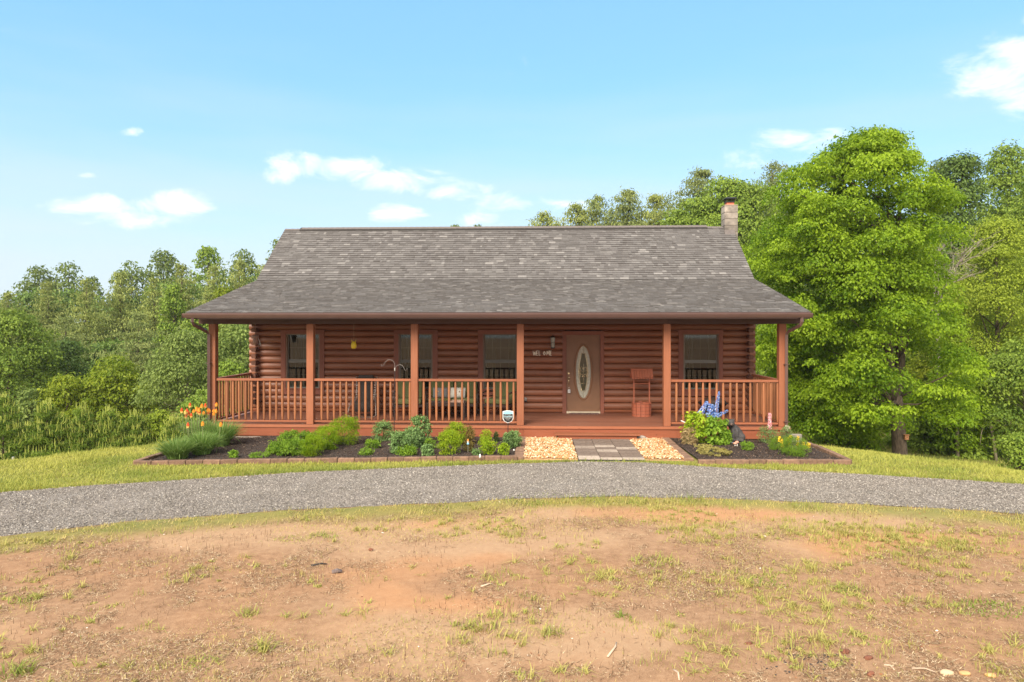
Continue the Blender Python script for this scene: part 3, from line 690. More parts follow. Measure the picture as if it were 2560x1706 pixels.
# slab with an oval opening
n = 56; V = ring(orx, orz, WY + .03); 
def sqp(i):
    a = 2 * math.pi * i / n; c, s_ = math.cos(a), math.sin(a); hx, hz = .452, 1.02; k = min((hx / abs(c)) if abs(c) > 1e-6 else 9, (hz / abs(s_)) if abs(s_) > 1e-6 else 9)
    return (min(max(2.177 + k * c, 1.726), 2.628), WY + .03, min(max(1.068 + k * s_, .048), 2.10))
V += [sqp(i) for i in range(n)]
MB().add(V, [(i, (i + 1) % n, n + (i + 1) % n, n + i) for i in range(n)]).obj("door_slab", m_door, door)
# corners of the slab
for a, b_, c, d in ((1.726, 1.9, .048, .3), (2.45, 2.628, .048, .3), (1.726, 1.9, 1.9, 2.10), (2.45, 2.628, 1.9, 2.10)):
    pass
MB().box(1.726, 2.628, WY + .05, WY + .075, .048, .35).box(1.726, 2.628, WY + .05, WY + .075, 1.86, 2.104).obj("door_core", m_door, door)
def torus(rx, rz, y, r, mat, name, n=56, m_=8, par=None):
    pts = ring(rx, rz, y, n); mb = MB(); V = []
    for i, p in enumerate(pts):
        a = 2 * math.pi * i / n; nx_, nz_ = math.cos(a) / rx, math.sin(a) / rz; l = math.hypot(nx_, nz_); nx_, nz_ = nx_ / l, nz_ / l
        for k in range(m_):
            w = 2 * math.pi * k / m_; V.append((p[0] + r * math.cos(w) * nx_, p[1] + r * .7 * math.sin(w), p[2] + r * math.cos(w) * nz_))
    return mb.add(V, [(i * m_ + k, i * m_ + (k + 1) % m_, ((i + 1) % n) * m_ + (k + 1) % m_, ((i + 1) % n) * m_ + k) for i in range(n) for k in range(m_)]).obj(name, mat, par or door, smooth=True)
torus(orx + .028, orz + .030, WY + .025, .026, m_door, "oval_moulding"); torus(orx + .062, orz + .064, WY + .028, .007, m_door, "oval_moulding")
m, nt, b = newmat("textured_door_glass"); nn_ = tex(nt, 55, 3); nt.links.new(ramp(nt, nn_, [(.35, (.33, .31, .24)), (.65, (.55, .53, .43))]), b.inputs["Base Color"]); b.inputs["Roughness"].default_value = .25; bump(nt, b, nn_, .6, .01)
m_oglass = m
MB().add(ring(orx + .01, orz + .01, WY + .05), [tuple(range(56))]).obj("oval_glass", m_oglass, door)
m_clear = M_plain("clear_dark_glass", (.055, .055, .035), .1, .1, 3, 0, 0)
hb = []
for i in range(13):
    t = i / 12; zz = oz - .50 + 1.0 * t; hb.append((.028 + .075 * math.sin(math.pi * t) ** .8, zz))
MB().add([(oc - a, WY + .046, z) for a, z in hb] + [(oc + a, WY + .046, z) for a, z in hb[::-1]], [tuple(range(26))]).obj("clear_glass_centre", m_clear, door)
came = MB(); yc_ = WY + .040
for s_ in (-1, 1):
    came.tube([(oc + s_ * (a + .008), yc_, z) for a, z in hb], .0045, 5); came.tube([(oc + s_ * (a + .028), yc_, z) for a, z in hb], .003, 5)
came.tube([(oc, yc_, oz - .68), (oc, yc_, oz + .68)], .003, 5)
for zz, wd_ in ((oz + .30, .08), (oz + .27, .0), (oz - .13, .17), (oz - .31, .15)):
    if wd_: came.tube([(oc - wd_, yc_, zz), (oc + wd_, yc_, zz)], .003, 5)
def curl(cx, cz, r, a0, a1, n=12, k=1.0): return [(cx + k * (r * (1 - .5 * i / n)) * math.cos(a0 + (a1 - a0) * i / n), yc_ - .004, cz + (r * (1 - .5 * i / n)) * math.sin(a0 + (a1 - a0) * i / n)) for i in range(n + 1)]
for s_ in (-1, 1):
    for cz_, r_ in ((oz + .10, .05), (oz - .10, .05)): came.tube(curl(oc + s_ * .045, cz_, r_, R(-60), R(250), k=s_), .0055, 5)
    came.tube(curl(oc + s_ * .09, oz + .02, .045, R(-120), R(160), k=s_), .0055, 5); came.tube(curl(oc + s_ * .09, oz - .03, .04, R(120), R(-160), k=s_), .005, 5)
    came.tube([(oc, yc_, oz), (oc + s_ * .06, yc_, oz + .04), (oc + s_ * .10, yc_, oz + .0), (oc + s_ * .06, yc_, oz - .035), (oc, yc_, oz)], .004, 5)
    came.tube(curl(oc + s_ * .03, oz + .50, .03, R(-90), R(150), k=s_), .004, 5); came.tube(curl(oc + s_ * .03, oz - .50, .03, R(90), R(-150), k=s_), .005, 5)
for zz in (oz + .17, oz - .2): came.tube([(oc, yc_, zz + .05), (oc + .02, yc_, zz), (oc, yc_, zz - .04), (oc - .02, yc_, zz), (oc, yc_, zz + .05)], .004, 5)
came.obj("brass_came", m_brass, door, smooth=True)
hd = part("handle_set", door)
MB().tube([(1.785, WY + .03, 1.07), (1.785, WY - .005, 1.07)], .024, 14).obj("deadbolt", m_brass, door)
MB().tube([(1.785, WY + .03, .955), (1.785, WY + .0, .955)], .022, 12).tube([(1.785, WY + .0, .935), (1.785, WY - .035, .90), (1.785, WY - .04, .84), (1.785, WY - .02, .79), (1.785, WY + .03, .775)], [.010, .009, .009, .010, .012], 8).obj("handle", m_brass, door, smooth=True)
bpy.data.objects.remove(hd)
lk = thing("lock_box", "small pale key lock box hanging from the front door handle", "lock box", L2W(1.793, WY - .03) + (FZ + .545,), -TH)
MB().box(-.034, .034, -.022, .016, 0, .095).obj("body", m_white, lk, bevel=.006); MB().tube([(-.02, 0, .09), (-.02, 0, .14), (0, 0, .158), (.02, 0, .14), (.02, 0, .09)], .005, 6).obj("shackle", m_nick, lk, smooth=True)
MB().box(-.018, .018, -.025, -.0225, .035, .07).obj("dial_panel", M_plain("grey_dial", (.4, .4, .4), .5), lk)

# wall lantern and outlet box
ln = part("wall_lantern"); lx, lz = 1.355, 1.74
MB().box(lx - .035, lx + .035, WY - .0, WY + .03, lz + .18, lz + .34).tube([(lx, WY, lz + .30), (lx, WY - .06, lz + .36), (lx, WY - .10, lz + .34)], .008, 6).obj("bracket", m_black, ln)
MB().lathe([(.0, .36), (.02, .345), (.065, .315), (.07, .30)], (lx, WY - .10, lz), 8).obj("lantern_cap", m_black, ln)
MB().lathe([(.045, .0), (.06, .02), (.06, .035)], (lx, WY - .10, lz), 8).obj("lantern_base", m_black, ln)
fr = MB()
for k in range(4):
    a = math.pi / 4 + k * math.pi / 2; fr.tube([(lx + .055 * math.cos(a), WY - .10 + .055 * math.sin(a), lz + .03), (lx + .066 * math.cos(a), WY - .10 + .066 * math.sin(a), lz + .30)], .005, 5)
fr.box(lx - .045, lx + .045, WY - .152, WY - .148, lz + .16, lz + .17); fr.obj("lantern_frame", m_black, ln)
MB().lathe([(.048, .035), (.058, .30)], (lx, WY - .10, lz), 4).obj("lantern_glass", M_plain("frosted_glass", (.48, .47, .42), .3, .15, 10, 0, 0), ln)
MB().box(.585, .655, WY - .03, WY + .05, .30, .42).obj("outlet_box", m_black, cabin, bevel=.005)
MB().box(.588, .652, WY - .036, WY - .031, .39, .41).box(.588, .652, WY - .036, WY - .031, .345, .362).obj("outlet_cover", m_nick, cabin)

# railings
brails = MB().lathe([(.019, 0), (.022, .03), (.029, .14), (.030, .5), (.029, .78), (.023, .92), (.019, .945)], n=9).mesh("baluster", True)
def railing(xa, xb, xs_, y=.085):
    r_ = part("railing")
    MB().box(xa, xb, y - .045, y + .05, 1.03, 1.085).obj("top_rail", m_rail, r_, bevel=.004)
    MB().box(xa, xb, y - .03, y + .03, .045, .085).obj("bottom_rail", m_rail, r_, bevel=.004)
    for xx in xs_: put("baluster", brails, m_bal, r_, loc=(xx + rng.uniform(-.004, .004), y, .086), rot=(rng.uniform(-.006, .006), rng.uniform(-.006, .006), rng.uniform(0, 6)))
def span(pa, pb, n_): 
    a = W2L((pa - 1280) / F * 16.15, 16.15)[0]; b_ = W2L((pb - 1280) / F * 16.15, 16.15)[0]; return [a + (b_ - a) * i / (n_ - 1) for i in range(n_)]
railing(-6.77, -4.565, span(553.8, 761, 14)); railing(-4.395, -2.06, span(797.4, 1022.5, 15)); railing(-1.89, .455, span(1057.2, 1284.2, 15)); railing(4.06, 6.55, span(1688.4, 1935.6, 16))
for xs0 in (-6.86, 6.64):
    r_ = part("side_railing")
    MB().box(xs0 - .048, xs0 + .048, .17, 2.19, 1.03, 1.085).obj("top_rail", m_rail, r_, bevel=.004); MB().box(xs0 - .03, xs0 + .03, .17, 2.19, .045, .085).obj("bottom_rail", m_rail, r_)
    for i in range(13): put("baluster", brails, m_bal, r_, loc=(xs0, .27 + i * .155, .086))

# roof
roof = part("roof")
RX0, RX1 = -7.22, 7.06
E0, B0, K0 = (-.50, 2.655), (3.5, 3.675), (5.76, 5.505)
def slab(p, q, t, mat, name, x0=RX0 + .03, x1=RX1 - .03):
    d = Vector((q[0] - p[0], q[1] - p[1])).normalized(); n_ = Vector((-d.y, d.x))
    pr = [p, q, (q[0] - n_.x * t, q[1] - n_.y * t), (p[0] - n_.x * t, p[1] - n_.y * t)]
    return MB().extrude(pr, 'x', x0, x1).obj(name, mat, roof)
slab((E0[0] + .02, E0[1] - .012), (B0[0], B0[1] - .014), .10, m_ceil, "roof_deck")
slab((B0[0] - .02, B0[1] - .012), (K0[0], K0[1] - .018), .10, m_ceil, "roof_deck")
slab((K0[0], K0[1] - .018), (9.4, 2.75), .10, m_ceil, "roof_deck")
for xa, xb in ((RX0 + .0, RX0 + .028), (RX1 - .028, RX1)):
    for p, q in ((E0, B0), (B0, K0), (K0, (9.4, 2.77))):
        d = Vector((q[0] - p[0], q[1] - p[1])).normalized(); n_ = Vector((-d.y, d.x))
        MB().extrude([(p[0] - n_.x * .012, p[1] - n_.y * .012), (q[0] - n_.x * .012, q[1] - n_.y * .012), (q[0] - n_.x * .15, q[1] - n_.y * .15), (p[0] - n_.x * .15, p[1] - n_.y * .15)], 'x', xa, xb).obj("rake_board", m_gutter, roof)
MB().box(RX0, RX1, -.50, -.475, 2.50, 2.635).obj("fascia", m_gutter, roof); MB().box(RX0, RX1, -.53, -.47, 2.637, 2.648).obj("drip_edge", m_gutter, roof)

def course_fn(s_, x):  # slight sag and waviness of the old roof
    return .012 * math.sin(x * .55 + 1) * s_ * (1 - s_) * 4
shV, shF, shT = [], [], []; singles = []
def shingle_rows(p, q, rows, single_rows=0, exposure_over=1.5, x0=RX0 - .015, x1=RX1 + .015):
    d = Vector((q[0] - p[0], q[1] - p[1])); L = d.length; d.normalize(); n_ = Vector((-d.y, d.x)); e = L / rows
    for r_ in range(rows):
        s0 = e * r_ - (.03 if r_ == 0 and p is E0 else 0); s1 = min(L + .01, e * (r_ + 1) + .012); xx = x0; jx = rng.uniform(-.006, .006)
        while xx < x1 - .01:
            w = float(rng.choice([.07, .10, .13, .16, .2, .25])); xe = min(xx + w, x1)
            if x1 - xe < .06: xe = x1
            tk = .010 + (.008 if rng.random() < .45 else 0); sag = course_fn((s0) / L, xx)
            a = (s0 + jx + rng.uniform(-.003, .003)); 
            def Q(s_, h): return (p[0] + d.x * s_ + n_.x * h, p[1] + d.y * s_ + n_.y * h)
            A0 = Q(a, .004); A1 = Q(a, .006 + tk); B_ = Q(s1, .001)
            V = [(xx + .001, A0[0], A0[1] - sag), (xe - .001, A0[0], A0[1] - sag), (xx + .001, A1[0], A1[1] - sag), (xe - .001, A1[0], A1[1] - sag), (xx + .001, B_[0], B_[1] - sag), (xe - .001, B_[0], B_[1] - sag)]
            F_ = [(0, 1, 3, 2), (2, 3, 5, 4), (0, 2, 4, 0), (1, 5, 3, 1)]
            tn = float(np.clip(rng.normal(.42, .11) + (.33 if rng.random() < .11 else 0), 0, 1))
            if r_ < single_rows and len(singles) < 300: singles.append((V, tn))
            else:
                b0 = len(shV); shV.extend(V); shF.extend([(b0, b0 + 1, b0 + 3, b0 + 2), (b0 + 2, b0 + 3, b0 + 5, b0 + 4)]); shT.extend([tn] * 6)
            xx = xe
shingle_rows(E0, B0, 33); shingle_rows((B0[0] - .01, B0[1] - .002), K0, 25, 6)
stuff(put("shingles", nmesh("shingles", shV, shF, shT), m_shingle, roof))
for V, tn in singles: put("shingle", nmesh("shingle", V, [(0, 1, 3, 2), (2, 3, 5, 4)], [tn] * 6), m_shingle, roof)
# back slope and ridge
MB().add([(RX0, K0[0], K0[1]), (RX1, K0[0], K0[1]), (RX1, 9.45, 2.76), (RX0, 9.45, 2.76)], [(0, 1, 2, 3)]).obj("back_slope", M_plain("plain_shingle", (.18, .16, .15), .9, .3, 20), roof)
MB().extrude([(K0[0] - .14, K0[1] - .095), (K0[0] - .145, K0[1] - .055), (K0[0], K0[1] + .045), (K0[0] + .145, K0[1] - .055), (K0[0] + .14, K0[1] - .095)], 'x', -6.72, 6.28).obj("ridge_vent", M_plain("dark_ridge_vent", (.05, .045, .042), .9, .3, 30), roof)
rv = MB()
xx = RX0
while xx < 6.78:
    hv = .052 if -6.72 < xx < 6.25 else .012
    rv.add([(xx, K0[0] - .13, K0[1] - .115 + hv + .035), (xx, K0[0], K0[1] + hv), (xx, K0[0] + .13, K0[1] - .115 + hv + .035), (xx + .19, K0[0] - .13, K0[1] - .12 + hv + .035), (xx + .19, K0[0], K0[1] + hv - .006), (xx + .19, K0[0] + .13, K0[1] - .12 + hv + .035)], [(0, 3, 4, 1), (1, 4, 5, 2)]); xx += .185
rv.obj("ridge_cap", M_plain("ridge_cap_shingle", (.13, .11, .10), .9, .3, 30), roof)

# gutter and downspouts
MB().extrude([(-.505, 2.528), (-.60, 2.528), (-.615, 2.56), (-.63, 2.60), (-.632, 2.628), (-.625, 2.632), (-.615, 2.622), (-.60, 2.545), (-.512, 2.545), (-.508, 2.62), (-.503, 2.62)], 'x', -7.25, 7.07).obj("gutter", m_gutter, cabin)
MB().box(-7.255, -7.25, -.63, -.503, 2.528, 2.63).box(7.07, 7.075, -.63, -.503, 2.528, 2.63).obj("gutter_end", m_gutter, cabin)
for pts in ([(-7.04, -.565, 2.53), (-7.04, -.565, 2.44), (-7.035, -.53, 2.38), (-6.93, -.12, 2.22), (-6.905, -.06, 2.14), (-6.905, -.055, -.24)], [(6.86, -.565, 2.53), (6.86, -.565, 2.44), (6.85, -.53, 2.37), (6.72, -.12, 2.22), (6.70, -.06, 2.14), (6.70, -.055, -.26), (6.72, -.20, -.29)]):
    ds = part("downspout"); MB().tube(pts, .050, 4, flat=.8).obj("pipe", m_gutter, ds)
    for zz in (1.45, .12): MB().box(pts[-2 if len(pts) == 7 else -1][0] - .055, pts[-2 if len(pts) == 7 else -1][0] + .055, -.105, -.01, zz, zz + .012).obj("strap", m_gutter, ds)

# chimney
ch = part("chimney"); cx, cy = 6.98, 5.67
for k in range(10):
    z0 = 4.06 + .205 * k
    o = MB().box(cx - .205, cx + .205, cy - .205, cy + .205, z0 + .007, z0 + .198).obj("concrete_block", m_block, ch, bevel=.008)
MB().box(cx - .197, cx + .197, cy - .197, cy + .197, 3.0, 6.10).obj("mortar", M_plain("dark_mortar", (.12, .10, .085), .95), ch)
MB().box(cx - .21, cx + .21, cy - .21, cy + .21, 6.112, 6.14).obj("crown_slab", m_conc, ch, bevel=.008)
MB().box(cx - .115, cx + .115, cy - .115, cy + .115, 6.135, 6.25).obj("flue", m_clay, ch, bevel=.01)
cp = MB()
for i in range(9):
    t = -.12 + .03 * i
    for s_ in (-.125, .125): cp.tube([(cx + t, cy + s_, 6.24), (cx + t, cy + s_, 6.35)], .003, 4).tube([(cx + s_, cy + t, 6.24), (cx + s_, cy + t, 6.35)], .003, 4)
cp.box(cx - .14, cx + .14, cy - .14, cy + .14, 6.235, 6.255); cp.obj("spark_screen", m_black, ch)
MB().add([(cx - .19, cy - .19, 6.345), (cx + .19, cy - .19, 6.345), (cx + .19, cy + .19, 6.345), (cx - .19, cy + .19, 6.345), (cx - .13, cy - .13, 6.395), (cx + .13, cy - .13, 6.395), (cx + .13, cy + .13, 6.395), (cx - .13, cy + .13, 6.395)], [(0, 1, 5, 4), (1, 2, 6, 5), (2, 3, 7, 6), (3, 0, 4, 7), (4, 5, 6, 7), (3, 2, 1, 0)]).obj("cap", m_black, ch)
MB().extrude([(5.36, 5.07), (5.46, 5.24), (5.46, 5.36), (5.36, 5.19)], 'x', cx - .22, cx + .1).obj("flashing", M_plain("flashing", (.12, .10, .09), .6), ch)

# ------------------------------------------------------------------ things on the porch
def P3(x, y, z=0): return (*L2W(x, y), FZ + z)
def rbox(name, size, mat, parent, loc, r=.03, rot=(0, 0, 0), puff=0):
    bm = bmesh.new(); bmesh.ops.create_cube(bm, size=1)
    for v in bm.verts: v.co = Vector((v.co.x * size[0], v.co.y * size[1], v.co.z * size[2]))
    if puff:
        bmesh.ops.subdivide_edges(bm, edges=bm.edges, cuts=5, use_grid_fill=True)
        for v in bm.verts:
            fx, fy, fz = (abs(v.co[i]) / (size[i] / 2) for i in range(3)); 
            ax = min(range(3), key=lambda i: size[i]); o1, o2 = [i for i in range(3) if i != ax]
            f = max(0, 1 - (abs(v.co[o1]) / (size[o1] / 2)) ** 2.5) * max(0, 1 - (abs(v.co[o2]) / (size[o2] / 2)) ** 2.5)
            v.co[ax] *= (1 - puff) + puff * (f ** .5) * 1.3
    else: bmesh.ops.bevel(bm, geom=bm.edges[:], offset=r, segments=3, profile=.5, affect='EDGES')
    for f in bm.faces: f.smooth = True
    me = bpy.data.meshes.new(name); bm.to_mesh(me); bm.free()
    return put(name, me, mat, parent, loc=loc, rot=rot)
m_green = M_plain("olive_cushion", (.095, .100, .034), .9, .12, 30, 0, .2)
def patio_seat(name, label, cat, x, y, rz, width, ncush, group=None):
    t = thing(name, label, cat, P3(x, y), -TH + rz, group); w = width / 2
    # local: front faces -y, seat depth .62
    for s_ in (-1, 1):
        MB().tube([(s_ * (w - .03), -.30, 0), (s_ * (w - .02), -.31, .30), (s_ * (w - .02), -.34, .46), (s_ * (w - .02), -.30, .60), (s_ * (w - .02), -.12, .625), (s_ * (w - .02), .2, .61), (s_ * (w - .03), .30, .60)], [.020, .020, .020, .022, .024, .024, .02], 7, flat=.8).obj("arm", m_bronze, t, smooth=True)
        MB().tube([(s_ * (w - .05), .26, 0), (s_ * (w - .05), .27, .40), (s_ * (w - .05), .36, .86)], .018, 6).obj("leg", m_bronze, t, smooth=True)
        MB().tube([(s_ * (w - .03), -.30, 0), (s_ * (w - .03), -.30, .32)], .019, 6).obj("leg", m_bronze, t)
    MB().box(-w + .03, w - .03, -.29, -.25, .25, .31).box(-w + .03, w - .03, .24, .27, .25, .31).box(-w + .03, -w + .06, -.25, .24, .25, .31).box(w - .06, w - .03, -.25, .24, .25, .31).obj("frame", m_bronze, t); MB().box(-w + .05, w - .05, .345, .365, .82, .86).obj("back_rail", m_bronze, t)
    cw = (width - .12) / ncush
    for i in range(ncush):
        xx = -width / 2 + .06 + cw * (i + .5)
        rbox("seat_cushion", (cw - .01, .58, .14), m_green, t, (xx, -.03, .385), .045)
        rbox("back_cushion", (cw - .015, .15, .47), m_green, t, (xx, .25, .655), .05, rot=(R(-12), 0, 0))
    return t
patio_seat("patio_chair", "green cushioned patio chair left of the loveseat, half behind a porch post", "patio chair", -2.42, 1.72, R(6), .80, 1, "green cushioned patio chairs")
patio_seat("patio_chair", "green cushioned patio chair under the window right of the loveseat", "patio chair", -.02, 1.86, R(-24), .80, 1, "green cushioned patio chairs")
patio_seat("loveseat", "green cushioned two-seat patio loveseat behind the coffee table", "loveseat", -1.30, 1.98, 0, 1.38, 2)
m_cream = M_plain("cream_fabric", (.66, .62, .54), .95, .06, 40, 0, .2); m_grey = M_plain("grey_fabric", (.20, .195, .19), .95, .08, 40, 0, .2)
m_btn = M_plain("tan_button", (.36, .24, .15), .6)
def pillow(label, x, mat, rz):
    t = thing("throw_pillow", label, "pillow", P3(x, 1.90, .455), -TH + rz)
    rbox("cover", (.40, .13, .27), mat, t, (0, 0, .13), .03, rot=(R(-14), 0, 0), puff=.85)
    for s_ in (-.055, .055): put("button", MB().lathe([(.016, 0), (.018, .006), (.012, .010)], n=10).mesh("button", True), m_btn, t, loc=(s_, -.072, .165), rot=(R(76), 0, 0))
pillow("grey throw pillow with two buttons on the loveseat", -1.62, m_grey, R(4)); pillow("cream throw pillow with two tan buttons on the loveseat", -1.16, m_cream, R(-5))
t = thing("coffee_table", "low dark patio coffee table in front of the loveseat", "coffee table", P3(-1.36, 1.20), -TH)
m_tt = M_plain("table_slat", (.09, .065, .055), .35, .2, 8, .2, 0)
for i in range(6): MB().box(-.48, .48, -.26 + i * .087, -.26 + i * .087 + .080, .40, .418).obj("slat", m_tt, t)
MB().box(-.49, .49, -.275, -.262, .34, .42).box(-.49, .49, .262, .275, .34, .42).box(-.50, -.482, -.262, .262, .34, .42).box(.482, .50, -.262, .262, .34, .42).obj("apron", m_bronze, t)
for a in (-.46, .46):
    for b_ in (-.245, .245): MB().box(a - .02, a + .02, b_ - .02, b_ + .02, 0, .34).obj("leg", m_bronze, t)
tr = thing("table_reflection", "pale tan tray shape standing for a reflection on the right end of the coffee table", "reflection", P3(-1.08, 1.18, .42), -TH)  # tray shape added to stand for the pale reflection on the tabletop
MB().box(-.17, .17, -.12, .12, 0, .012).box(-.17, .17, -.12, -.108, .012, .045).box(-.17, .17, .108, .12, .012, .045).box(-.17, -.158, -.108, .108, .012, .045).box(.158, .17, -.108, .108, .012, .045).obj("reflection_body", M_plain("tan_reflection", (.42, .27, .20), .6), tr)

# zero gravity lounger, folded upright
t = thing("reclining_lawn_chair", "black mesh reclining lawn chair with a headrest pillow and bent metal tube frame", "lawn chair", P3(-3.56, 1.55), -TH)
m_tube = M_plain("grey_tube", (.26, .21, .18), .4, .1, 5, .4, 0); m_sling = M_plain("black_sling", (.030, .022, .019), .85, .2, 60, 0, .2)
for s_ in (-1, 1):
    MB().tube([(s_ * .27, .22, 1.03), (s_ * .25, .15, .62), (s_ * .235, .02, .44), (s_ * .22, -.20, .40)], .012, 7).obj("back_tube", m_tube, t, smooth=True)
    MB().tube([(s_ * .27, .16, .55), (s_ * .335, .20, .28), (s_ * .345, .24, .06), (s_ * .28, .25, .015), (0, .25, .012)], .011, 7).obj("rear_leg", m_bronze, t, smooth=True)
    MB().tube([(s_ * .29, -.02, .56), (s_ * .345, -.22, .25), (s_ * .37, -.30, .06), (s_ * .30, -.31, .015), (0, -.31, .012)], .011, 7).obj("leg", m_tube, t, smooth=True)
    MB().tube([(s_ * .31, .18, .56), (s_ * .31, -.08, .575)], [.020, .024], 7, flat=.6).obj("armrest", m_tube, t, smooth=True)
    MB().tube([(s_ * .235, .03, .30), (s_ * .28, -.05, .52)], .009, 6).obj("strut", m_tube, t)
    mbq = MB()
    for i in range(12): 
        zz = .42 + i * .045; mbq.tube([(s_ * (.205 + .03 * i / 12), .045 + .012 * i, zz), (s_ * (.24 + .02 * i / 12), .05 + .012 * i, zz)], .004, 4)
    mbq.obj("lacing", m_white, t)
def sheet(pts, w, th=.012):
    mb = MB(); V = []
    for (y, z) in pts: V += [(-w, y, z), (w, y, z)]
    for (y, z) in pts: V += [(-w, y + th, z - th * .3), (w, y + th, z - th * .3)]
    n_ = len(pts) * 2; Fs = []
    for i in range(len(pts) - 1):
        a = 2 * i; Fs += [(a, a + 1, a + 3, a + 2), (n_ + a, n_ + a + 2, n_ + a + 3, n_ + a + 1), (a, a + 2, n_ + a + 2, n_ + a), (a + 1, n_ + a + 1, n_ + a + 3, a + 3)]
    Fs += [(0, n_, n_ + 1, 1), (n_ - 2, n_ - 1, 2 * n_ - 1, 2 * n_ - 2)]
    return mb.add(V, Fs)
sheet([(.22, 1.02), (.18, .85), (.13, .62), (.05, .46), (-.03, .41), (-.14, .40), (-.22, .33), (-.25, .15)], .205).obj("sling", m_sling, t, smooth=True)
rbox("headrest", (.40, .09, .15), m_sling, t, (0, .15, .985), .03)
for s_ in (-1, 1): MB().tube([(s_ * .20, .17, .98), (s_ * .25, .20, .97), (s_ * .275, .22, .93)], [.05, .035, .02], 7, flat=.6).obj("headrest_strap", m_sling, t, smooth=True)

# wishing well planter
t = thing("wishing_well_planter", "small red wooden wishing well planter with a scalloped roof beside the front door", "planter", P3(3.66, 1.88), -TH)
m_well = M_wood("well_wood", (.36, .105, .055), 'z', .7, .2)
ww = part("tub", t)
for i in range(14):
    a = 2 * math.pi * (i + .5) / 14; M_ = Matrix.Translation((.235 * math.cos(a), .235 * math.sin(a), 0)) @ Matrix.Rotation(a, 4, 'Z')
    h = .36 if i % 2 else .34
    MB().box(-.012, .012, -.049, .049, 0, h, M=M_).obj("stave", m_well, ww)
for zz in (.06, .15, .24, .32):
    pts = [(.250 * math.cos(2 * math.pi * i / 28), .250 * math.sin(2 * math.pi * i / 28), zz) for i in range(29)]; MB().tube(pts, .004, 4, cap=False).obj("band", M_plain("dark_band", (.10, .04, .025), .8), ww)
MB().lathe([(.22, 0), (.22, .22)], n=14).obj("soil", m_dark, t)
for s_ in (-1, 1):
    MB().box(s_ * .20 - .016, s_ * .20 + .016, -.018, .018, .30, 1.16).obj("upright", m_well, t)
MB().tube([(-.20, 0, .84), (.20, 0, .84)], .009, 7).obj("crank_axle", m_well, t); MB().tube([(-.20, 0, .74), (-.27, 0, .74), (-.275, 0, .73), (-.31, 0, .735)], .009, 6).obj("crank_handle", m_well, t)
wr = part("well_roof", t)
for side_ in (-1, 1):
    for i in range(8):
        x0 = -.28 + i * .07; dd = Vector((0, side_ * .62, -.78)).normalized(); pk = Vector((0, side_ * .0, 1.21))
        V = []; 
        for xx in (x0 + .003, x0 + .067):
            for s_, th in ((0, .0), (.27, 0.), (.27, .012), (0, .012)):
                q = pk + dd * s_ + Vector((0, side_ * .78, .62)).normalized() * th; V.append((xx, q.y, q.z))
        ex = [(x0 + .035 + .03 * math.cos(R(180 + 22.5 * j)), 0, 0) for j in range(9)]
        MB().add(V, [(0, 1, 2, 3), (7, 6, 5, 4), (0, 4, 5, 1), (1, 5, 6, 2), (2, 6, 7, 3), (3, 7, 4, 0)]).obj("roof_slat", m_well, wr, bevel=.0)
        q = pk + dd * .268; nn_ = Vector((0, side_ * .78, .62)).normalized() * .006
        MB().tube([(x0 + .035, q.y, q.z), (x0 + .035, q.y + nn_.y * 2, q.z + nn_.z * 2)], .032, 12).obj("slat_tip", m_well, wr)
MB().box(-.285, .285, -.02, .02, 1.205, 1.23).obj("ridge_strip", m_well, wr)

# fire pit
t = thing("fire_pit", "round dark metal fire pit with a domed lid behind the right railing", "fire pit", P3(5.50, 1.86), -TH)
MB().lathe([(.10, .20), (.28, .24), (.36, .33), (.385, .345), (.385, .36), (.345, .355)], n=28).obj("bowl", m_black, t, smooth=True)
MB().lathe([(.34, .36), (.31, .42), (.22, .47), (.10, .495), (.01, .50)], n=28).obj("lid", M_plain("rusty_dark_lid", (.06, .035, .025), .7, .4, 12), t, smooth=True)
MB().tube([(-.03, 0, .50), (-.02, 0, .53), (.02, 0, .53), (.03, 0, .50)], .006, 6).obj("handle", m_black, t)
for k in range(4):
    a = R(45 + 90 * k); MB().tube([(.30 * math.cos(a), .30 * math.sin(a), .30), (.34 * math.cos(a), .34 * math.sin(a), .12), (.38 * math.cos(a), .38 * math.sin(a), .0)], .012, 6).obj("leg", m_black, t)

# door mat
t = tag(rbox("door_mat", (.78, .20, .02), M_plain("mottled_mat", (.17, .10, .08), .95, .7, 25, 0, .6), None, P3(2.19, 2.20, .012), .006, (0, 0, -TH)), "narrow mottled brown and grey door mat at the front door", "door mat")

# hanging ornaments
t = thing("acorn_ornament", "rusty pink metal acorn hanging at the left end of the porch", "ornament", P3(-6.25, 1.1, 2.02), -TH)
m_ac = M_plain("faded_rose_metal", (.30, .17, .13), .6, .2, 20)
MB().tube([(0, 0, .14), (0, 0, .62)], .004, 5).obj("cord", m_ac, t)
MB().lathe([(.01, -.16), (.045, -.14), (.062, -.09), (.066, -.02), (.062, .03)], n=16).obj("nut", m_ac, t, smooth=True)
MB().lathe([(.078, .015), (.088, .035), (.082, .075), (.05, .10), (.015, .11), (.010, .15)], n=16).obj("acorn_cap", m_ac, t, smooth=True)
MB().tube([(.06, 0, .03), (.10, 0, -.06), (.09, 0, -.16)], .005, 5).tube([(.08, 0, -.02), (.12, 0, -.10), (.13, 0, -.18)], .005, 5).obj("tassel", m_white, t)
t = thing("bird_ornament", "yellow bird ornament with raised wings hanging on a string from the porch", "ornament", P3(-3.72, 1.1, 1.88), -TH)
m_yel = M_plain("yellow_paint", (.78, .56, .03), .45, .08, 10); 
MB().tube([(0, 0, .1), (0, 0, .72)], .005, 5).obj("string", M_plain("string", (.4, .27, .18), .8), t)
MB().lathe([(.005, -.115), (.045, -.108), (.066, -.08), (.072, -.03), (.062, .02), (.042, .06), (.018, .075)], n=16).obj("body", m_yel, t, smooth=True)
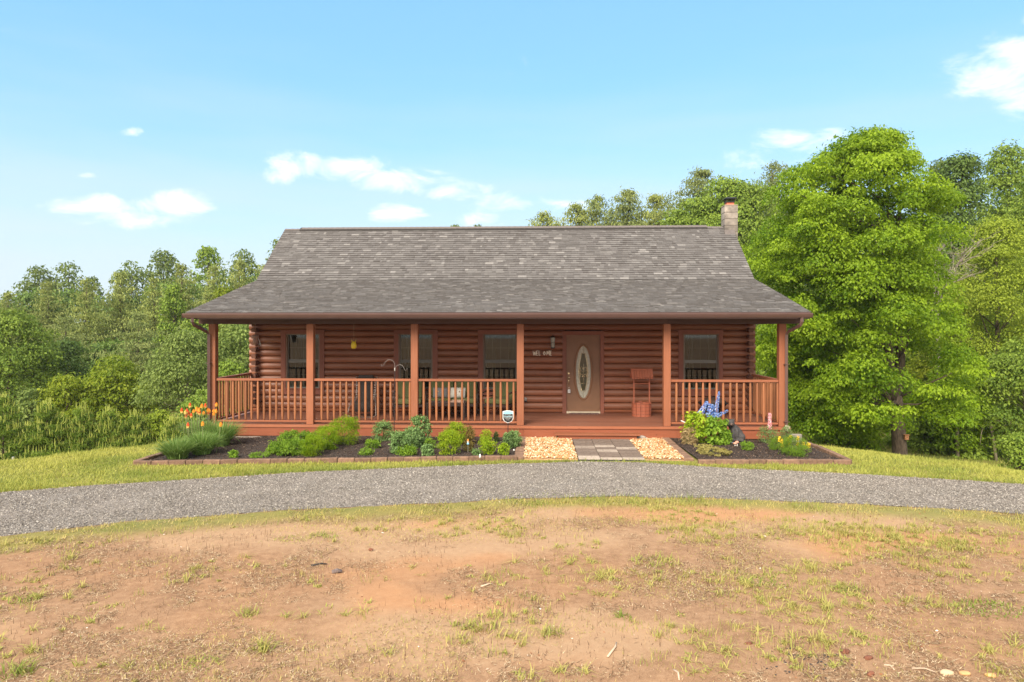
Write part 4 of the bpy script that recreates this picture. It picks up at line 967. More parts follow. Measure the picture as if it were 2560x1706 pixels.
for s_ in (-1, 1):
    MB().tube([(s_ * .03, 0, .02), (s_ * .045, 0, .08), (s_ * .055, 0, .12)], [.028, .022, .012], 8, flat=.5).obj("wing", m_yel, t, smooth=True)
    MB().tube([(s_ * .052, 0, .11), (s_ * .066, 0, .155)], [.012, .003], 6).obj("wing_tip", m_grey, t)
MB().tube([(.065, -.01, -.06), (.095, -.01, -.075)], [.010, .002], 6).obj("beak", M_plain("orange_beak", (.5, .3, .1), .5), t)

# twig letters
t = thing("welcome_sign", "WELCOME spelled in pale twigs on the wall left of the door", "sign", P3(1.08, WY - .02, 1.615), -TH)
m_twig = M_plain("pale_twig", (.80, .72, .60), .8, .25, 40); m_twigd = M_plain("dark_twig", (.13, .07, .05), .8, .25, 40)
G = {'W': [[(0, 1), (.25, 0)], [(.25, 0), (.45, .8)], [(.45, .8), (.65, 0)], [(.65, 0), (1, .95)]], 'E': [[(0, 0), (0, 1)], [(0, 1), (.7, 1.05)], [(0, .5), (.6, .5)], [(0, 0), (.7, -.02)]], 'L': [[(0, 1.1), (.05, 0)], [(.05, 0), (.8, .1)]],
     'C': [[(.7, .9), (.2, .8)], [(.2, .8), (.1, .3)], [(.1, .3), (.7, .1)]], 'O': [[(0, .5), (.35, .9)], [(.35, .9), (.75, .5)], [(.75, .5), (.35, .05)], [(.35, .05), (0, .5)]], 'M': [[(0, 0), (.1, 1.05)], [(.1, 1.05), (.45, .3)], [(.45, .3), (.85, 1.15)], [(.85, 1.15), (.9, 0)]]}
cxs = [-.26, -.165, -.10, -.04, .02, .11, .205]; wds = [.085, .055, .055, .05, .075, .08, .05]
for ch_, x0, w_ in zip("WELCOME", cxs, wds):
    mb = MB()
    for (a, b_), (c, d) in G[ch_]: mb.tube([(x0 + a * w_, 0, -.06 + b_ * .12), (x0 + c * w_, -.004, -.06 + d * .12)], .0105, 6)
    mb.obj("letter", m_twigd if ch_ == 'C' else m_twig, t)

# ------------------------------------------------------------------ path, pebbles, beds
pz = .012
path = struct(put("path", None, loc=(OX, OY, 0), rot=(0, 0, -TH)))
light_rows = {(0, 8): .8, (0, 9): .75, (0, 16): 1, (0, 17): 1, (1, 7): .85, (1, 8): .95, (1, 11): .9, (1, 12): .8, (1, 17): 1, (2, 9): .95, (2, 10): .6, (2, 17): .95}
for c in range(3):
    for r_ in range(18):
        y1 = -.10 - r_ * .1435; y0 = y1 - .1405; xa = 1.75 + c * .432; j = .31 if r_ % 2 else .62
        tn = light_rows.get((c, r_), .18 + .2 * rng.random())
        for a, b_ in ((0, j), (j, 1)):
            x0, x1 = xa + .004 + a * .422 + (.002 if a else 0), xa + .004 + b_ * .422 - (.002 if b_ < 1 else 0)
            h = .045 + rng.uniform(-.003, .003)
            me = MB().box(x0, x1, y0, y1, -.03, h).mesh("paver", bevel=.004); t_ = me.attributes.new("tint", 'FLOAT', 'POINT'); t_.data.foreach_set("value", np.full(len(me.vertices), np.clip(tn + rng.normal(0, .04), 0, 1), dtype=np.float32))
            put("paver", me, m_paver, path)
MB().box(1.745, 3.05, -2.70, -.08, -.05, .022).obj("paver_bed", m_dark, path)
m_peb = M_tint("tan_pebble", [(0, (.36, .15, .055)), (.35, (.52, .28, .12)), (.75, (.62, .41, .23)), (1, (.75, .64, .48))], .75, .2, 60, .1)
def pebbles(x0, x1, y0, y1, n):
    x = rng.uniform(x0 + .01, x1 - .01, n); y = rng.uniform(y0, y1, n); X, Y = L2W(x, y)
    z = .028 + .02 * rng.random(n) + .025 * (noise2(X + 40, Y, .3, 91, 2) - .3)
    bm = bmesh.new(); bmesh.ops.create_icosphere(bm, subdivisions=1, radius=1); v0 = np.array([v.co for v in bm.verts]); f0 = np.array([[v.index for v in f.verts] for f in bm.faces]); bm.free()
    s = rng.uniform(.013, .027, n)[:, None, None] * v0[None] * rng.uniform(.72, 1.2, (n, len(v0), 1)); s[:, :, 2] *= .65; s[:, :, 0] *= rng.uniform(.9, 1.5, n)[:, None]
    a = rng.uniform(0, 6.3, n); ca, sa = np.cos(a)[:, None], np.sin(a)[:, None]
    V = np.stack([s[:, :, 0] * ca - s[:, :, 1] * sa, s[:, :, 0] * sa + s[:, :, 1] * ca, s[:, :, 2] + s[:, :, 0] * rng.normal(0, .3, (n, 1))], -1) + np.stack([X, Y, z], 1)[:, None]
    return V.reshape(-1, 3), (f0[None] + len(v0) * np.arange(n)[:, None, None]).reshape(-1, 3), rep(rng.random(n), len(v0))
for x0, x1, lab in ((.66, 1.74, "pale orange river pebbles between the paver path and the left flower bed"), (3.05, 3.84, "pale orange river pebbles between the paver path and the right flower bed")):
    V, Fc, tn = pebbles(x0, x1, -2.62, -.10, int((x1 - x0) * 2300))
    stuff(put("pebbles", nmesh("pebbles", V, Fc, tn, True), m_peb), lab, "pebbles")
    struct(MB().box(x0, x1, -2.64, -.06, -.02, .022).obj("pebble_bed", M_plain("pebble_bed_soil", (.42, .25, .13), .9, .3, 30), loc=(OX, OY, 0), rot=(0, 0, -TH)))

def block_run(name, label, pts, L, wdt, hgt, z=0.0, jit=.008, flatpos=.5):
    t = thing(name, label, "garden edging", (pts[0][0], pts[0][1], 0)); X0, Y0 = pts[0]
    for (xa, ya), (xb, yb) in zip(pts[:-1], pts[1:]):
        D = math.hypot(xb - xa, yb - ya); n_ = max(1, round(D / L)); a = math.atan2(yb - ya, xb - xa)
        for i in range(n_):
            f = (i + .5) / n_; l = D / n_ - .006; X, Y = xa + (xb - xa) * f, ya + (yb - ya) * f
            me = MB().box(-l / 2, l / 2, -wdt / 2, wdt / 2, 0, hgt + .03).mesh("block", bevel=.010)
            put("block", me, m_edge, t, loc=(X - X0 + rng.normal(0, jit * .5), Y - Y0 + rng.normal(0, jit * .5), z - .03 + rng.uniform(-jit, jit) * .6 + tz(X, Y)), rot=(rng.normal(0, .015), rng.normal(0, .012), a + rng.normal(0, .018)))
    return t
LA, LB = (-7.22, 12.82), (.10, 13.42)
lbk = L2W(-6.95, -.15)
block_run("bed_edging", "low brown concrete block edging around the left flower bed", [(-6.98, 15.4), (-7.13, 12.92), LB], .31, .11, .085)
RA, RB = (3.56, 13.05), (6.40, 13.02)
block_run("bed_edging", "low brown concrete block edging around the right flower bed", [RA, (6.44, 13.02), (6.62, 15.55)], .31, .11, .085)
for xx, lab in ((.585, "flat brown brick border between left bed and pebbles"), (3.90, "flat brown brick border between right bed and pebbles")):
    a = L2W(xx, -2.66); b_ = L2W(xx, -.10); block_run("brick_border", lab, [a, b_], .098, .19, .055, jit=.004)
MB2 = MB().box(-.14, .14, -.05, .05, 0, .19).obj("cinder_block", m_block, bevel=.012, loc=(*gp(1988, 1103), -.03), rot=(0, 0, -.08)); tag(MB2, "loose grey block standing at the back corner of the right flower bed", "block")
st_ = put("flat_stone", ico("flat_stone", .13, 2, .12, 5, (1.1, .7, .42)), m_block, loc=(*L2W(3.33, -.14), .05)); tag(st_, "rounded grey stone on the pebbles at the foot of the porch", "stone")

# mulch
m, nt, b = newmat("dark_mulch"); n1 = tex(nt, 40, 6, (1, 1, 1), .7, obj=False); n2 = tex(nt, 2, 4, obj=False)
col = ramp(nt, n1, [(.35, (.018, .013, .011)), (.55, (.05, .036, .03)), (.72, (.13, .085, .062))])
nt.links.new(mixc(nt, mth(nt, 'MULTIPLY', n2, .5), col, (.075, .045, .03)), b.inputs["Base Color"]); b.inputs["Roughness"].default_value = .95; bump(nt, b, n1, 1.0, .03)
def mulch(name, poly, lab, nchips):
    xs_, ys2 = [p[0] for p in poly], [p[1] for p in poly]
    gx_ = np.arange(min(xs_), max(xs_), .06); gy_ = np.arange(min(ys2), max(ys2), .06); A, B_ = np.meshgrid(gx_, gy_)
    H = .035 + .05 * (noise2(A + 9, B_ + 9, .5, 95, 3) - .35) + terr(A, B_)
    ins = np.ones_like(A, bool)
    for (xa, ya), (xb, yb) in zip(poly, poly[1:] + poly[:1]): ins &= ((xb - xa) * (B_ - ya) - (yb - ya) * (A - xa)) > -.03
    ii = np.arange(A.size).reshape(A.shape); q = np.stack([ii[:-1, :-1], ii[:-1, 1:], ii[1:, 1:], ii[1:, :-1]], -1).reshape(-1, 4); inf = ins.ravel(); q = q[inf[q].all(1)]
    struct(put(name, nmesh(name, np.stack([A.ravel(), B_.ravel(), H.ravel()], 1), q, smooth=True), m))
    x = rng.uniform(min(xs_), max(xs_), nchips); y = rng.uniform(min(ys2), max(ys2), nchips); k = np.ones(nchips, bool)
    for (xa, ya), (xb, yb) in zip(poly, poly[1:] + poly[:1]): k &= ((xb - xa) * (y - ya) - (yb - ya) * (x - xa)) > .02
    x, y = x[k], y[k]; h = .038 + .05 * (noise2(x + 9, y + 9, .5, 95, 3) - .35) + terr(x, y)
    V, Fc = stones(np.stack([x, y, h], 1), rng.uniform(.006, .018, len(x)), rng, .35)
    return V, Fc, rep(rng.random(len(x)), 6)
m_chip = M_tint("mulch_chip", [(0, (.012, .009, .008)), (.6, (.045, .030, .023)), (.93, (.12, .075, .05)), (1, (.38, .27, .19))], .95)
pL = [(-7.05, 12.98), (.10, 13.46), L2W(.50, -.06), L2W(-6.95, -.06)]
pR = [(3.62, 13.08), (6.36, 13.06), (6.50, 15.6), L2W(3.98, -.06)]
for nm, pl, lab, nc in (("flower_bed_soil", pL, "dark bark mulch over the left flower bed", 16000), ("flower_bed_soil", pR, "dark bark mulch over the right flower bed", 9000)):
    V, Fc, tn = mulch(nm, pl, lab, nc); stuff(put("mulch", nmesh("mulch", V, Fc, tn), m_chip), lab, "mulch")

# ------------------------------------------------------------------ foliage tools
def norm(v): return v / np.maximum(1e-9, np.linalg.norm(v, axis=-1, keepdims=True))
def leaf_mesh(P, Nn, size, rng, aspect=.5, fold=.18, dirv=None):
    """diamond leaves, 2 triangles each; P centre, Nn surface normal"""
    n = len(P); ref = norm(rng.normal(0, 1, (n, 3))) if dirv is None else dirv
    T_ = norm(ref - Nn * (ref * Nn).sum(1, keepdims=True)); S = np.cross(Nn, T_)
    s = size[:, None]
    a = P - T_ * s * .5; c = P + T_ * s * .5 - Nn * s * fold * .4; b_ = P + S * s * aspect * .5 + Nn * s * fold; d = P - S * s * aspect * .5 + Nn * s * fold
    V = np.stack([a, b_, c, d], 1).reshape(-1, 3)
    Fc = (np.array([(0, 1, 2), (0, 2, 3)])[None] + 4 * np.arange(n)[:, None, None]).reshape(-1, 3)
    return V, Fc
def lobes_from_profile(prof, n, lr, rng, inner=.3, zsq=.62):
    """prof: rows (z, xc, rx, ry); returns lobe centres and radii"""
    z = np.array([p[0] for p in prof]); w = np.interp(np.linspace(z.min(), z.max(), 200), z, [p[2] for p in prof]); cdf = np.cumsum(w + .15 * w.max()); cdf /= cdf[-1]
    zz = np.interp(rng.random(n), cdf, np.linspace(z.min(), z.max(), 200))
    xc = np.interp(zz, z, [p[1] for p in prof]); rx = np.interp(zz, z, [p[2] for p in prof]); ry = np.interp(zz, z, [p[3] if len(p) > 3 else p[2] for p in prof])
    a = rng.uniform(0, 2 * np.pi, n); rad = lr * rng.uniform(.40, 1.45, n) ** 1.0
    f = np.sqrt(rng.uniform(inner, 1, n))
    fx = np.maximum(0.02, rx - rad * .75) * f; fy = np.maximum(0.02, ry - rad * .75) * f
    zz = np.clip(zz, z.min() + rad * .3, z.max() - rad * zsq * .6)
    return np.stack([xc + fx * np.cos(a), fy * np.sin(a), zz], 1), rad
def crown(C, rad, per, leaf, rng, zsq=.62, droop=.35, aspect=.55, shell=(.72, 1.05), jt=.22, below=-.45, up=.3):
    """leaves on flattened lobes"""
    n = len(C); k = np.maximum(6, (per * (rad / rad.mean()) ** 2)).astype(int); idx = np.repeat(np.arange(n), k); m_ = len(idx)
    d = norm(rng.normal(0, 1, (m_, 3))); d[:, 2] = np.where(d[:, 2] < below, -d[:, 2] * .6, d[:, 2]); d = norm(d)
    r_ = rad[idx] * rng.uniform(shell[0], shell[1], m_) * (1 + .28 * np.sin(4.3 * d[:, 0] + idx) * np.sin(4.7 * d[:, 1] + 2 * idx) + .15 * np.sin(9 * d[:, 2] + 3 * idx))
    off = d * r_[:, None]; off[:, 2] *= zsq; off[:, 2] -= droop * (np.hypot(off[:, 0], off[:, 1]) ** 2) / np.maximum(.01, rad[idx]) * .5
    P = C[idx] + off + rng.normal(0, jt * leaf, (m_, 3))
    Nn = norm(d + rng.normal(0, .55, (m_, 3)) + np.array([0, 0, up]))
    dv = norm(d * np.array([1, 1, .2]) + np.array([0, 0, -.8]) + rng.normal(0, .45, (m_, 3)))
    V, Fc = leaf_mesh(P, Nn, leaf * rng.uniform(.65, 1.25, m_), rng, aspect, .12, dv)
    lobe_t = rng.normal(0, .16, n)
    tn = np.clip(.45 + lobe_t[idx] + rng.normal(0, .16, m_) , 0, 1)
    return V, Fc, rep(tn, 4)
def limbs(C, rad, base, top, r0, rng, nb=30, mat=None, lean=0):
    mb = MB(); pts = [Vector(base)]; n_ = 7
    for i in range(1, n_ + 1):
        t = i / n_; pts.append(Vector(base).lerp(Vector(top), t) + Vector((rng.normal(0, r0 * .35), rng.normal(0, r0 * .35), 0)))
    mb.tube(pts, [r0 * (1.25 if i == 0 else 1) * (1 - .82 * i / n_) for i in range(n_ + 1)], 9)
    H = Vector(top) - Vector(base)
    for j in rng.choice(len(C), min(nb, len(C)), replace=False):
        c = Vector(C[j]); tt = min(.93, max(.12, (c.z - base[2]) / H.z - .14 - .12 * rng.random())); s = Vector(base).lerp(Vector(top), tt)
        mid = s.lerp(c, .5) + Vector((0, 0, -.05 * (c - s).length)) + Vector(rng.normal(0, .04 * (c - s).length, 3)); rr = r0 * (1 - .8 * tt) * .42
        mb.tube([s, mid, c], [rr, rr * .6, rr * .2], 5)
    return mb
m_bark = M_plain("dark_bark", (.105, .075, .052), .95, .6, 6, 0, .9, stretch=(3, 3, .8)); m_bark_l = M_plain("pale_bark", (.34, .28, .20), .9, .3, 8, 0, .5)
LV = {
 'maple': M_leaf("maple_leaf", (.11, .21, .008), (.38, .52, .028), .5, .48),
 'mid': M_leaf("mid_green_leaf", (.12, .20, .025), (.32, .42, .055), .55, .35),
 'deep': M_leaf("deep_green_leaf", (.07, .13, .022), (.19, .28, .055), .55, .3),
 'pine': M_leaf("olive_pine_needle", (.18, .23, .055), (.42, .45, .13), .7, .25),
 'pined': M_leaf("grey_green_pine_needle", (.14, .19, .055), (.34, .38, .12), .7, .25),
 'yellow': M_leaf("yellow_green_leaf", (.13, .200, .012), (.38, .43, .035), .55, .45),
 'olive': M_leaf("olive_yellow_leaf", (.16, .23, .015), (.42, .50, .05), .6, .4),
 'willow': M_leaf("grey_green_leaf", (.12, .18, .035), (.32, .40, .10), .6, .38),
 'sky': M_leaf("ridge_tree_leaf", (.11, .17, .035), (.27, .33, .09), .6, .4),
 'sap': M_leaf("sapling_needle", (.10, .18, .022), (.30, .40, .06), .65, .3),
 'candle': M_leaf("pine_candle", (.34, .40, .07), (.55, .58, .14), .6, .3),
}
def tree(name, label, kind, px, topy, wpx, Y, style='broad', group=None, cat="tree", base=None, dens=1.0, crown_low=.18, leaf=None, trunk_pale=False, prof=None, lr=None, aspect=.6):
    X = (px - 1280) / F * Y; zt = CZ - (topy - HY) / F * Y; Rr = wpx / 2 / F * Y; zb = tz(X, Y) if base is None else base; H = zt - zb
    t = thing(name, label, cat, (X, Y, zb), 0, group)
    leaf = leaf or max(.10, .0046 * Y)
    sm = dict(smooth=True)
    if style == 'broad':
        z0 = H * crown_low; pr = prof or [(z0, 0, Rr * .62), (z0 + (H - z0) * .28, 0, Rr), (z0 + (H - z0) * .58, 0, Rr * .95), (z0 + (H - z0) * .82, 0, Rr * .66), (H, 0, Rr * .25)]
        lr_ = lr or max(.45, Rr * .30); area = 2 * math.pi * Rr * (H - z0) + math.pi * Rr ** 2
        nl = int(min(260, max(26, 1.9 * area / (math.pi * lr_ ** 2)))); C, rad = lobes_from_profile(pr, nl, lr_, rng)
        tot = dens * 1.15 * area / (.5 * aspect * leaf ** 2); V, Fc, tn = crown(C, rad, tot / nl, leaf, rng, aspect=aspect)
        limbs(C, rad, (0, 0, -.4), (0, 0, H * .86), max(.09, H * .017), rng, 26).obj("trunk", m_bark_l if trunk_pale else m_bark, t, smooth=True)
    else:
        # pine: whorls of soft upswept plumes
        nl = 0; Cs, rs = [], []; nwh = int(max(9, H / (Rr * .30)))
        for w_ in range(nwh):
            f = w_ / (nwh - 1); zz = H * (crown_low + (1 - crown_low) * f); rr = 1.25 * Rr * (1 - f) ** .5 * (.7 + .6 * rng.random()) + .03 * Rr
            nb = max(3, int(9 * (1 - f) + 3))
            for j in range(nb):
                a = 2 * math.pi * (j + rng.random() * .8) / nb + w_; L_ = rr * rng.uniform(.7, 1.1)
                for q in (.2, .55, .92):
                    Cs.append((L_ * q * math.cos(a), L_ * q * math.sin(a), min(H - .1, zz + .10 * L_ * q))); rs.append(max(.22, Rr * .30 * (1 - .5 * f)) * rng.uniform(.6, 1.3))
        C, rad = np.array(Cs), np.array(rs); area = 2 * math.pi * Rr * H * .7
        tot = dens * 1.25 * area / (.5 * .32 * leaf ** 2); V, Fc, tn = crown(C, rad, tot / len(C), leaf * 1.1, rng, zsq=.42, droop=-.15, aspect=.32, up=.1, jt=.5, shell=(.4, 1.1))
        limbs(C, rad, (0, 0, -.4), (0, 0, H * .97), max(.08, H * .015), rng, 30).obj("trunk", m_bark, t, smooth=True)
    put("crown", nmesh("crown", V, Fc, tn), LV[kind], t)
    return t

# ------------------------------------------------------------------ trees
# the big tree right of the cabin
Ym = 26.0; Xm = (2246 - 1280) / F * Ym; zbm = tz(Xm, Ym)
def zp(py, Y=Ym): return CZ - (py - HY) / F * Y
def xp(px, Y=Ym): return (px - 1280) / F * Y - Xm
t = thing("broadleaf_tree", "large bright green broadleaf tree with a dark forked trunk right of the cabin", "tree", (Xm, Ym, zbm))
rows = [(1085, 2010, 2380), (1000, 1900, 2440), (900, 1875, 2430), (800, 1870, 2390), (730, 1855, 2350), (650, 1850, 2335), (590, 1860, 2410), (520, 1895, 2405), (470, 1920, 2350), (445, 1950, 2330), (405, 1985, 2290), (370, 2080, 2265), (338, 2140, 2235)]
pr = [(zp(y) - zbm, (xp(a) + xp(b_)) / 2, (xp(b_) - xp(a)) / 2, min(4.2, (xp(b_) - xp(a)) / 2)) for y, a, b_ in rows]
C, rad = lobes_from_profile(pr, 470, .62, rng, inner=.30)
keepc = ~((np.abs(C[:, 0] - .1) < .45 + rad * .9) & (C[:, 1] < 1.1) & (C[:, 2] < zp(840) - zbm)); C, rad = C[keepc], rad[keepc]
V, Fc, tn = crown(C, rad, 330, .118, rng, zsq=.60, droop=.55, aspect=.62, below=-.3, up=.25, jt=.3)
C2, r2 = C[::2] * np.array([.6, .6, 1]) + np.array([pr[4][1] * .4, .6, -.1]), rad[::2] * 1.3
k2 = (C2[:, 2] > zp(800) - zbm) | (np.abs(C2[:, 0] - .1) > .4 + r2 * .8) | (C2[:, 1] > 1.6); C2, r2 = C2[k2], r2[k2]
V2, F2, T2 = crown(C2, r2, 110, .17, rng)
V, Fc, tn = join([(V, Fc, tn), (V2, F2, T2 * .6)])
put("crown", nmesh("crown", V, Fc, tn), LV['maple'], t)
mb = MB()
def wpath(pts): return [(xp(a), d, zp(y) - zbm) for a, y, d in pts]
mb.tube(wpath([(2252, 1215, 0), (2250, 1140, 0), (2246, 1080, 0), (2240, 1030, 0), (2236, 990, 0)]), [.34, .27, .25, .26, .27], 14)
mb.tube(wpath([(2236, 1000, 0), (2226, 960, -.1), (2216, 910, -.2), (2212, 860, -.2), (2216, 780, -.1), (2230, 700, .1), (2235, 600, .2), (2228, 480, .3)]), [.26, .21, .19, .16, .13, .10, .07, .03], 11)
mb.tube(wpath([(2240, 990, 0), (2252, 940, .1), (2256, 880, .1), (2254, 800, .2), (2252, 720, .3), (2262, 620, .3), (2255, 500, .2), (2200, 400, 0)]), [.22, .18, .16, .14, .11, .09, .06, .02], 11)
mb.tube(wpath([(2225, 1040, 0), (2205, 990, -.4), (2190, 975, -.6)]), [.12, .10, .07], 8)
for j in rng.choice(len(C), 46, replace=False):
    c = Vector(C[j]); zs = max(zp(1010) - zbm, c.z - .5 - 1.6 * rng.random()); s = Vector((xp(2236) * .6, 0, zs)); rr = .045
    mb.tube([s, s.lerp(c, .5) + Vector(rng.normal(0, .12, 3)), c], [rr, rr * .6, .01], 5)
mb.obj("trunk", m_bark, t, smooth=True)
# feeder box on the trunk
fx = thing("bird_box", "small orange wooden box fixed to the trunk of the large bright green tree", "bird box", (Xm + xp(2253), Ym - .34, zp(1096)))
MB().box(-.07, .07, -.05, .05, 0, .17).obj("box_body", M_wood("cedar", (.45, .20, .09), 'z', .7), fx); MB().box(-.09, .09, -.08, .07, .172, .19).obj("box_roof", M_wood("cedar_roof", (.40, .17, .08), 'x', .7), fx)
MB().lathe([(.018, 0), (.018, .004)], n=10).obj("entry_hole", m_dark, fx, loc=(0, -.051, .10), rot=(R(90), 0, 0))

# wooded skyline and woods left of the cabin
SK = "broadleaf trees on the wooded skyline left of the cabin"
tree("broadleaf_tree", "rounded pale crown farthest left on the skyline of the left woods", 'sky', 95, 668, 110, 84, dens=.55, group=SK, crown_low=.4)
tree("broadleaf_tree", "loose pale crown second from the left on the left skyline", 'sky', 170, 660, 120, 86, dens=.5, group=SK, crown_low=.4)
tree("broadleaf_tree", "small sparse treetop in the dip of the left skyline", 'sky', 232, 692, 60, 86, dens=.5, group=SK, crown_low=.4)
tree("broadleaf_tree", "pale crown at the left of the central skyline group in the left woods", 'sky', 330, 655, 110, 82, dens=.55, group=SK, crown_low=.4)
tree("broadleaf_tree", "tallest pale crown of the central skyline group in the left woods", 'sky', 410, 628, 120, 82, dens=.55, group=SK, crown_low=.4)
tree("broadleaf_tree", "dark green rounded crown rising highest on the skyline near the cabin", 'mid', 520, 618, 100, 80, dens=.6, group=SK, crown_low=.4)
tree("broadleaf_tree", "spiky loose crown on the skyline just left of the cabin roof", 'sky', 605, 625, 105, 80, dens=.55, group=SK, crown_low=.4)
tree("broadleaf_tree", "treetop poking out from behind the left slope of the cabin roof", 'sky', 700, 600, 90, 80, dens=.55, group=SK, crown_low=.4)
PG = "soft olive pines filling the left woods"
for (px, ty, w, Y, lab) in [(20, 738, 130, 64, "olive pine at the far left edge of the woods"), (120, 712, 130, 66, "olive pine below the first two skyline crowns"), (215, 706, 120, 63, "olive pine below the dip of the left skyline"), (300, 688, 130, 66, "broad olive pine left of the woods' middle"),
                        (385, 700, 120, 62, "olive pine in the middle of the left woods"), (455, 668, 130, 65, "tall olive pine below the tallest skyline crown"), (535, 672, 120, 62, "olive pine below the dark skyline crown"), (600, 655, 110, 66, "pale olive pine touching the cabin roof edge"), (660, 668, 110, 66, "olive pine mostly hidden by the cabin roof")]:
    tree("pine_tree", lab, 'pine', px, ty, w, Y, 'pine', group=PG, crown_low=.1)
for (px, ty, w, Y, k, lab) in [(165, 800, 190, 52, 'pined', "dark grey green pine with layered branches above the yellow green trees"), (345, 790, 190, 50, 'pined', "grey green pine with long layered branches left of the cabin"), (480, 800, 160, 50, 'pined', "dark layered pine just left of the porch corner post")]:
    tree("pine_tree", lab, k, px, ty, w, Y, 'pine', group="layered pines in the left woods", crown_low=.08)
tree("broadleaf_tree", "deep green tree among the pines near the roof's left edge", 'mid', 435, 715, 90, 56, crown_low=.15)
tree("broadleaf_tree", "bright green tree beside the roof's left eave", 'yellow', 560, 715, 100, 55, crown_low=.2)
tree("broadleaf_tree", "dark green round tree below the olive pines left of the eave", 'mid', 500, 775, 130, 48, crown_low=.12)
tree("broadleaf_tree", "mid green tree filling the left edge of the picture", 'mid', 25, 778, 250, 40, crown_low=.05)
tree("broadleaf_tree", "shaded green tree behind the yellow green trees at left", 'deep', 165, 855, 170, 44, crown_low=.05)
tree("broadleaf_tree", "yellow green spreading tree above the row of young pines", 'yellow', 290, 898, 210, 38, crown_low=.03)
tree("broadleaf_tree", "lower yellow green tree left of the spreading one", 'yellow', 165, 945, 170, 36, crown_low=.03)
tree("broadleaf_tree", "small pale green shrub tree at the left above the young pines", 'willow', 75, 975, 80, 35, crown_low=.03)
tree("broadleaf_tree", "grey green tree with a pale forked trunk beside the porch corner", 'willow', 470, 838, 240, 36, crown_low=.06, trunk_pale=True, dens=.9)
tree("broadleaf_tree", "soft grey green tree seen through the porch's left opening", 'willow', 600, 800, 200, 40, crown_low=.05)
tree("broadleaf_tree", "mid green tree behind the porch's left side railing", 'mid', 570, 905, 160, 33, crown_low=.03)
tree("shrub", "yellowish leafy shrub at the edge of the lawn left of the red hot pokers", 'olive', 400, 1028, 110, 29, crown_low=.02, cat="shrub")
tree("shrub", "green shrub behind the orange flower spikes", 'mid', 490, 1000, 110, 30, crown_low=.02, cat="shrub")

# row of young pines with upright candles
def sapling(px, ty, w, Y, label):
    X = (px - 1280) / F * Y; zt = CZ - (ty - HY) / F * Y; zb = tz(X, Y); H = zt - zb; Rr = w / 2 / F * Y
    t = thing("young_pine", label, "young pine", (X, Y, zb), 0, "row of young pines along the left lawn")
    Cs, rs, cd_ = [], [], []
    for wv in range(9):
        f = wv / 8; zz = H * (.06 + .80 * f); rr = Rr * (1 - f) ** .6
        for j in range(int(11 * (1 - f)) + 3):
            a = rng.uniform(0, 6.28)
            for q in (.45, .95): Cs.append((rr * q * math.cos(a), rr * q * math.sin(a), zz + .12 * q)); rs.append(.21 * rng.uniform(.8, 1.2))
            cd_.append((rr * math.cos(a), rr * math.sin(a), zz + .22, a))
            cd_.append((rr * .6 * math.cos(a + .6), rr * .6 * math.sin(a + .6), zz + .3, a))
    C, rad = np.array(Cs), np.array(rs)
    V, Fc, tn = crown(C, rad, 62, .15, rng, zsq=.7, droop=-.3, aspect=.14, shell=(.3, 1.1), jt=.3, up=.2)
    put("crown", nmesh("crown", V, Fc, tn), LV['sap'], t)
    MB().tube([(0, 0, -.2), (0, 0, H * .93)], [.05, .015], 6).obj("trunk", m_bark, t)
    mb = MB()
    for (x, y, z, a) in cd_:
        for _ in range(3):
            l = rng.uniform(.12, .30); o = .10 * rng.random(); x2, y2 = x + rng.normal(0, .08), y + rng.normal(0, .08)
            mb.tube([(x2, y2, z), (x2 + o * math.cos(a), y2 + o * math.sin(a), z + l * .4), (x2 + o * 1.1 * math.cos(a), y2 + o * 1.1 * math.sin(a), z + l)], [.015, .014, .006], 4, cap=False)
    for _ in range(5): 
        x2, y2 = rng.normal(0, .06, 2); mb.tube([(x2 * .5, y2 * .5, H * .85), (x2, y2, H * (1 + .02 * rng.random()))], [.02, .008], 4, cap=False)
    me = mb.mesh("candles", True); a_ = me.attributes.new("tint", 'FLOAT', 'POINT'); a_.data.foreach_set("value", rng.random(len(me.vertices)).astype(np.float32))
    stuff(put("candles", me, LV['candle'], t))
for a in [(8, 988, 120, 26.0, "young pine cut by the left edge of the picture"), (118, 1008, 120, 26.5, "fullest young pine, second from the left of the row"), (205, 1022, 86, 27, "young pine third from the left of the row"), (272, 1030, 80, 27.5, "young pine fourth from the left of the row"),
          (338, 1042, 74, 28, "small young pine fifth from the left of the row"), (432, 1060, 50, 27, "smallest young pine beside the red hot pokers")]: sapling(*a)

# behind and right of the cabin
BG = "treetops rising behind the cabin roof"
tree("broadleaf_tree", "small round treetop just above the middle of the ridge", 'sky', 1195, 562, 70, 62, group=BG, crown_low=.3)
tree("broadleaf_tree", "thin treetop left of the middle one above the ridge", 'sky', 1140, 567, 60, 62, group=BG, crown_low=.3)
for (px, ty, w, k, s_, lab) in [(1360, 538, 80, 'pine', 'pine', "first small pale pine left in the group behind the ridge"), (1440, 518, 90, 'pine', 'pine', "olive pine second in the group behind the ridge"), (1495, 498, 90, 'pined', 'pine', "spiky olive pine in the middle of the ridge group"),
                            (1570, 485, 100, 'pined', 'pine', "tall dark pine of the ridge group"), (1640, 498, 100, 'pine', 'pine', "rounded yellowish pine of the ridge group"), (1690, 530, 80, 'mid', 'broad', "green broadleaf treetop right of the ridge group"),
                            (1755, 435, 120, 'pined', 'pine', "tall pine with sparse tips left of the chimney"), (1745, 500, 110, 'mid', 'broad', "light green treetop touching the chimney's left side"), (1820, 450, 110, 'mid', 'broad', "light green tree right behind the chimney cap"),
                            (1870, 470, 130, 'mid', 'broad', "green tree between the chimney and the large tree")]:
    tree("pine_tree" if s_ == 'pine' else "broadleaf_tree", lab, k, px, ty, w * 2.2, 60 if k != 'mid' else 52, s_, group=BG, crown_low=.42)
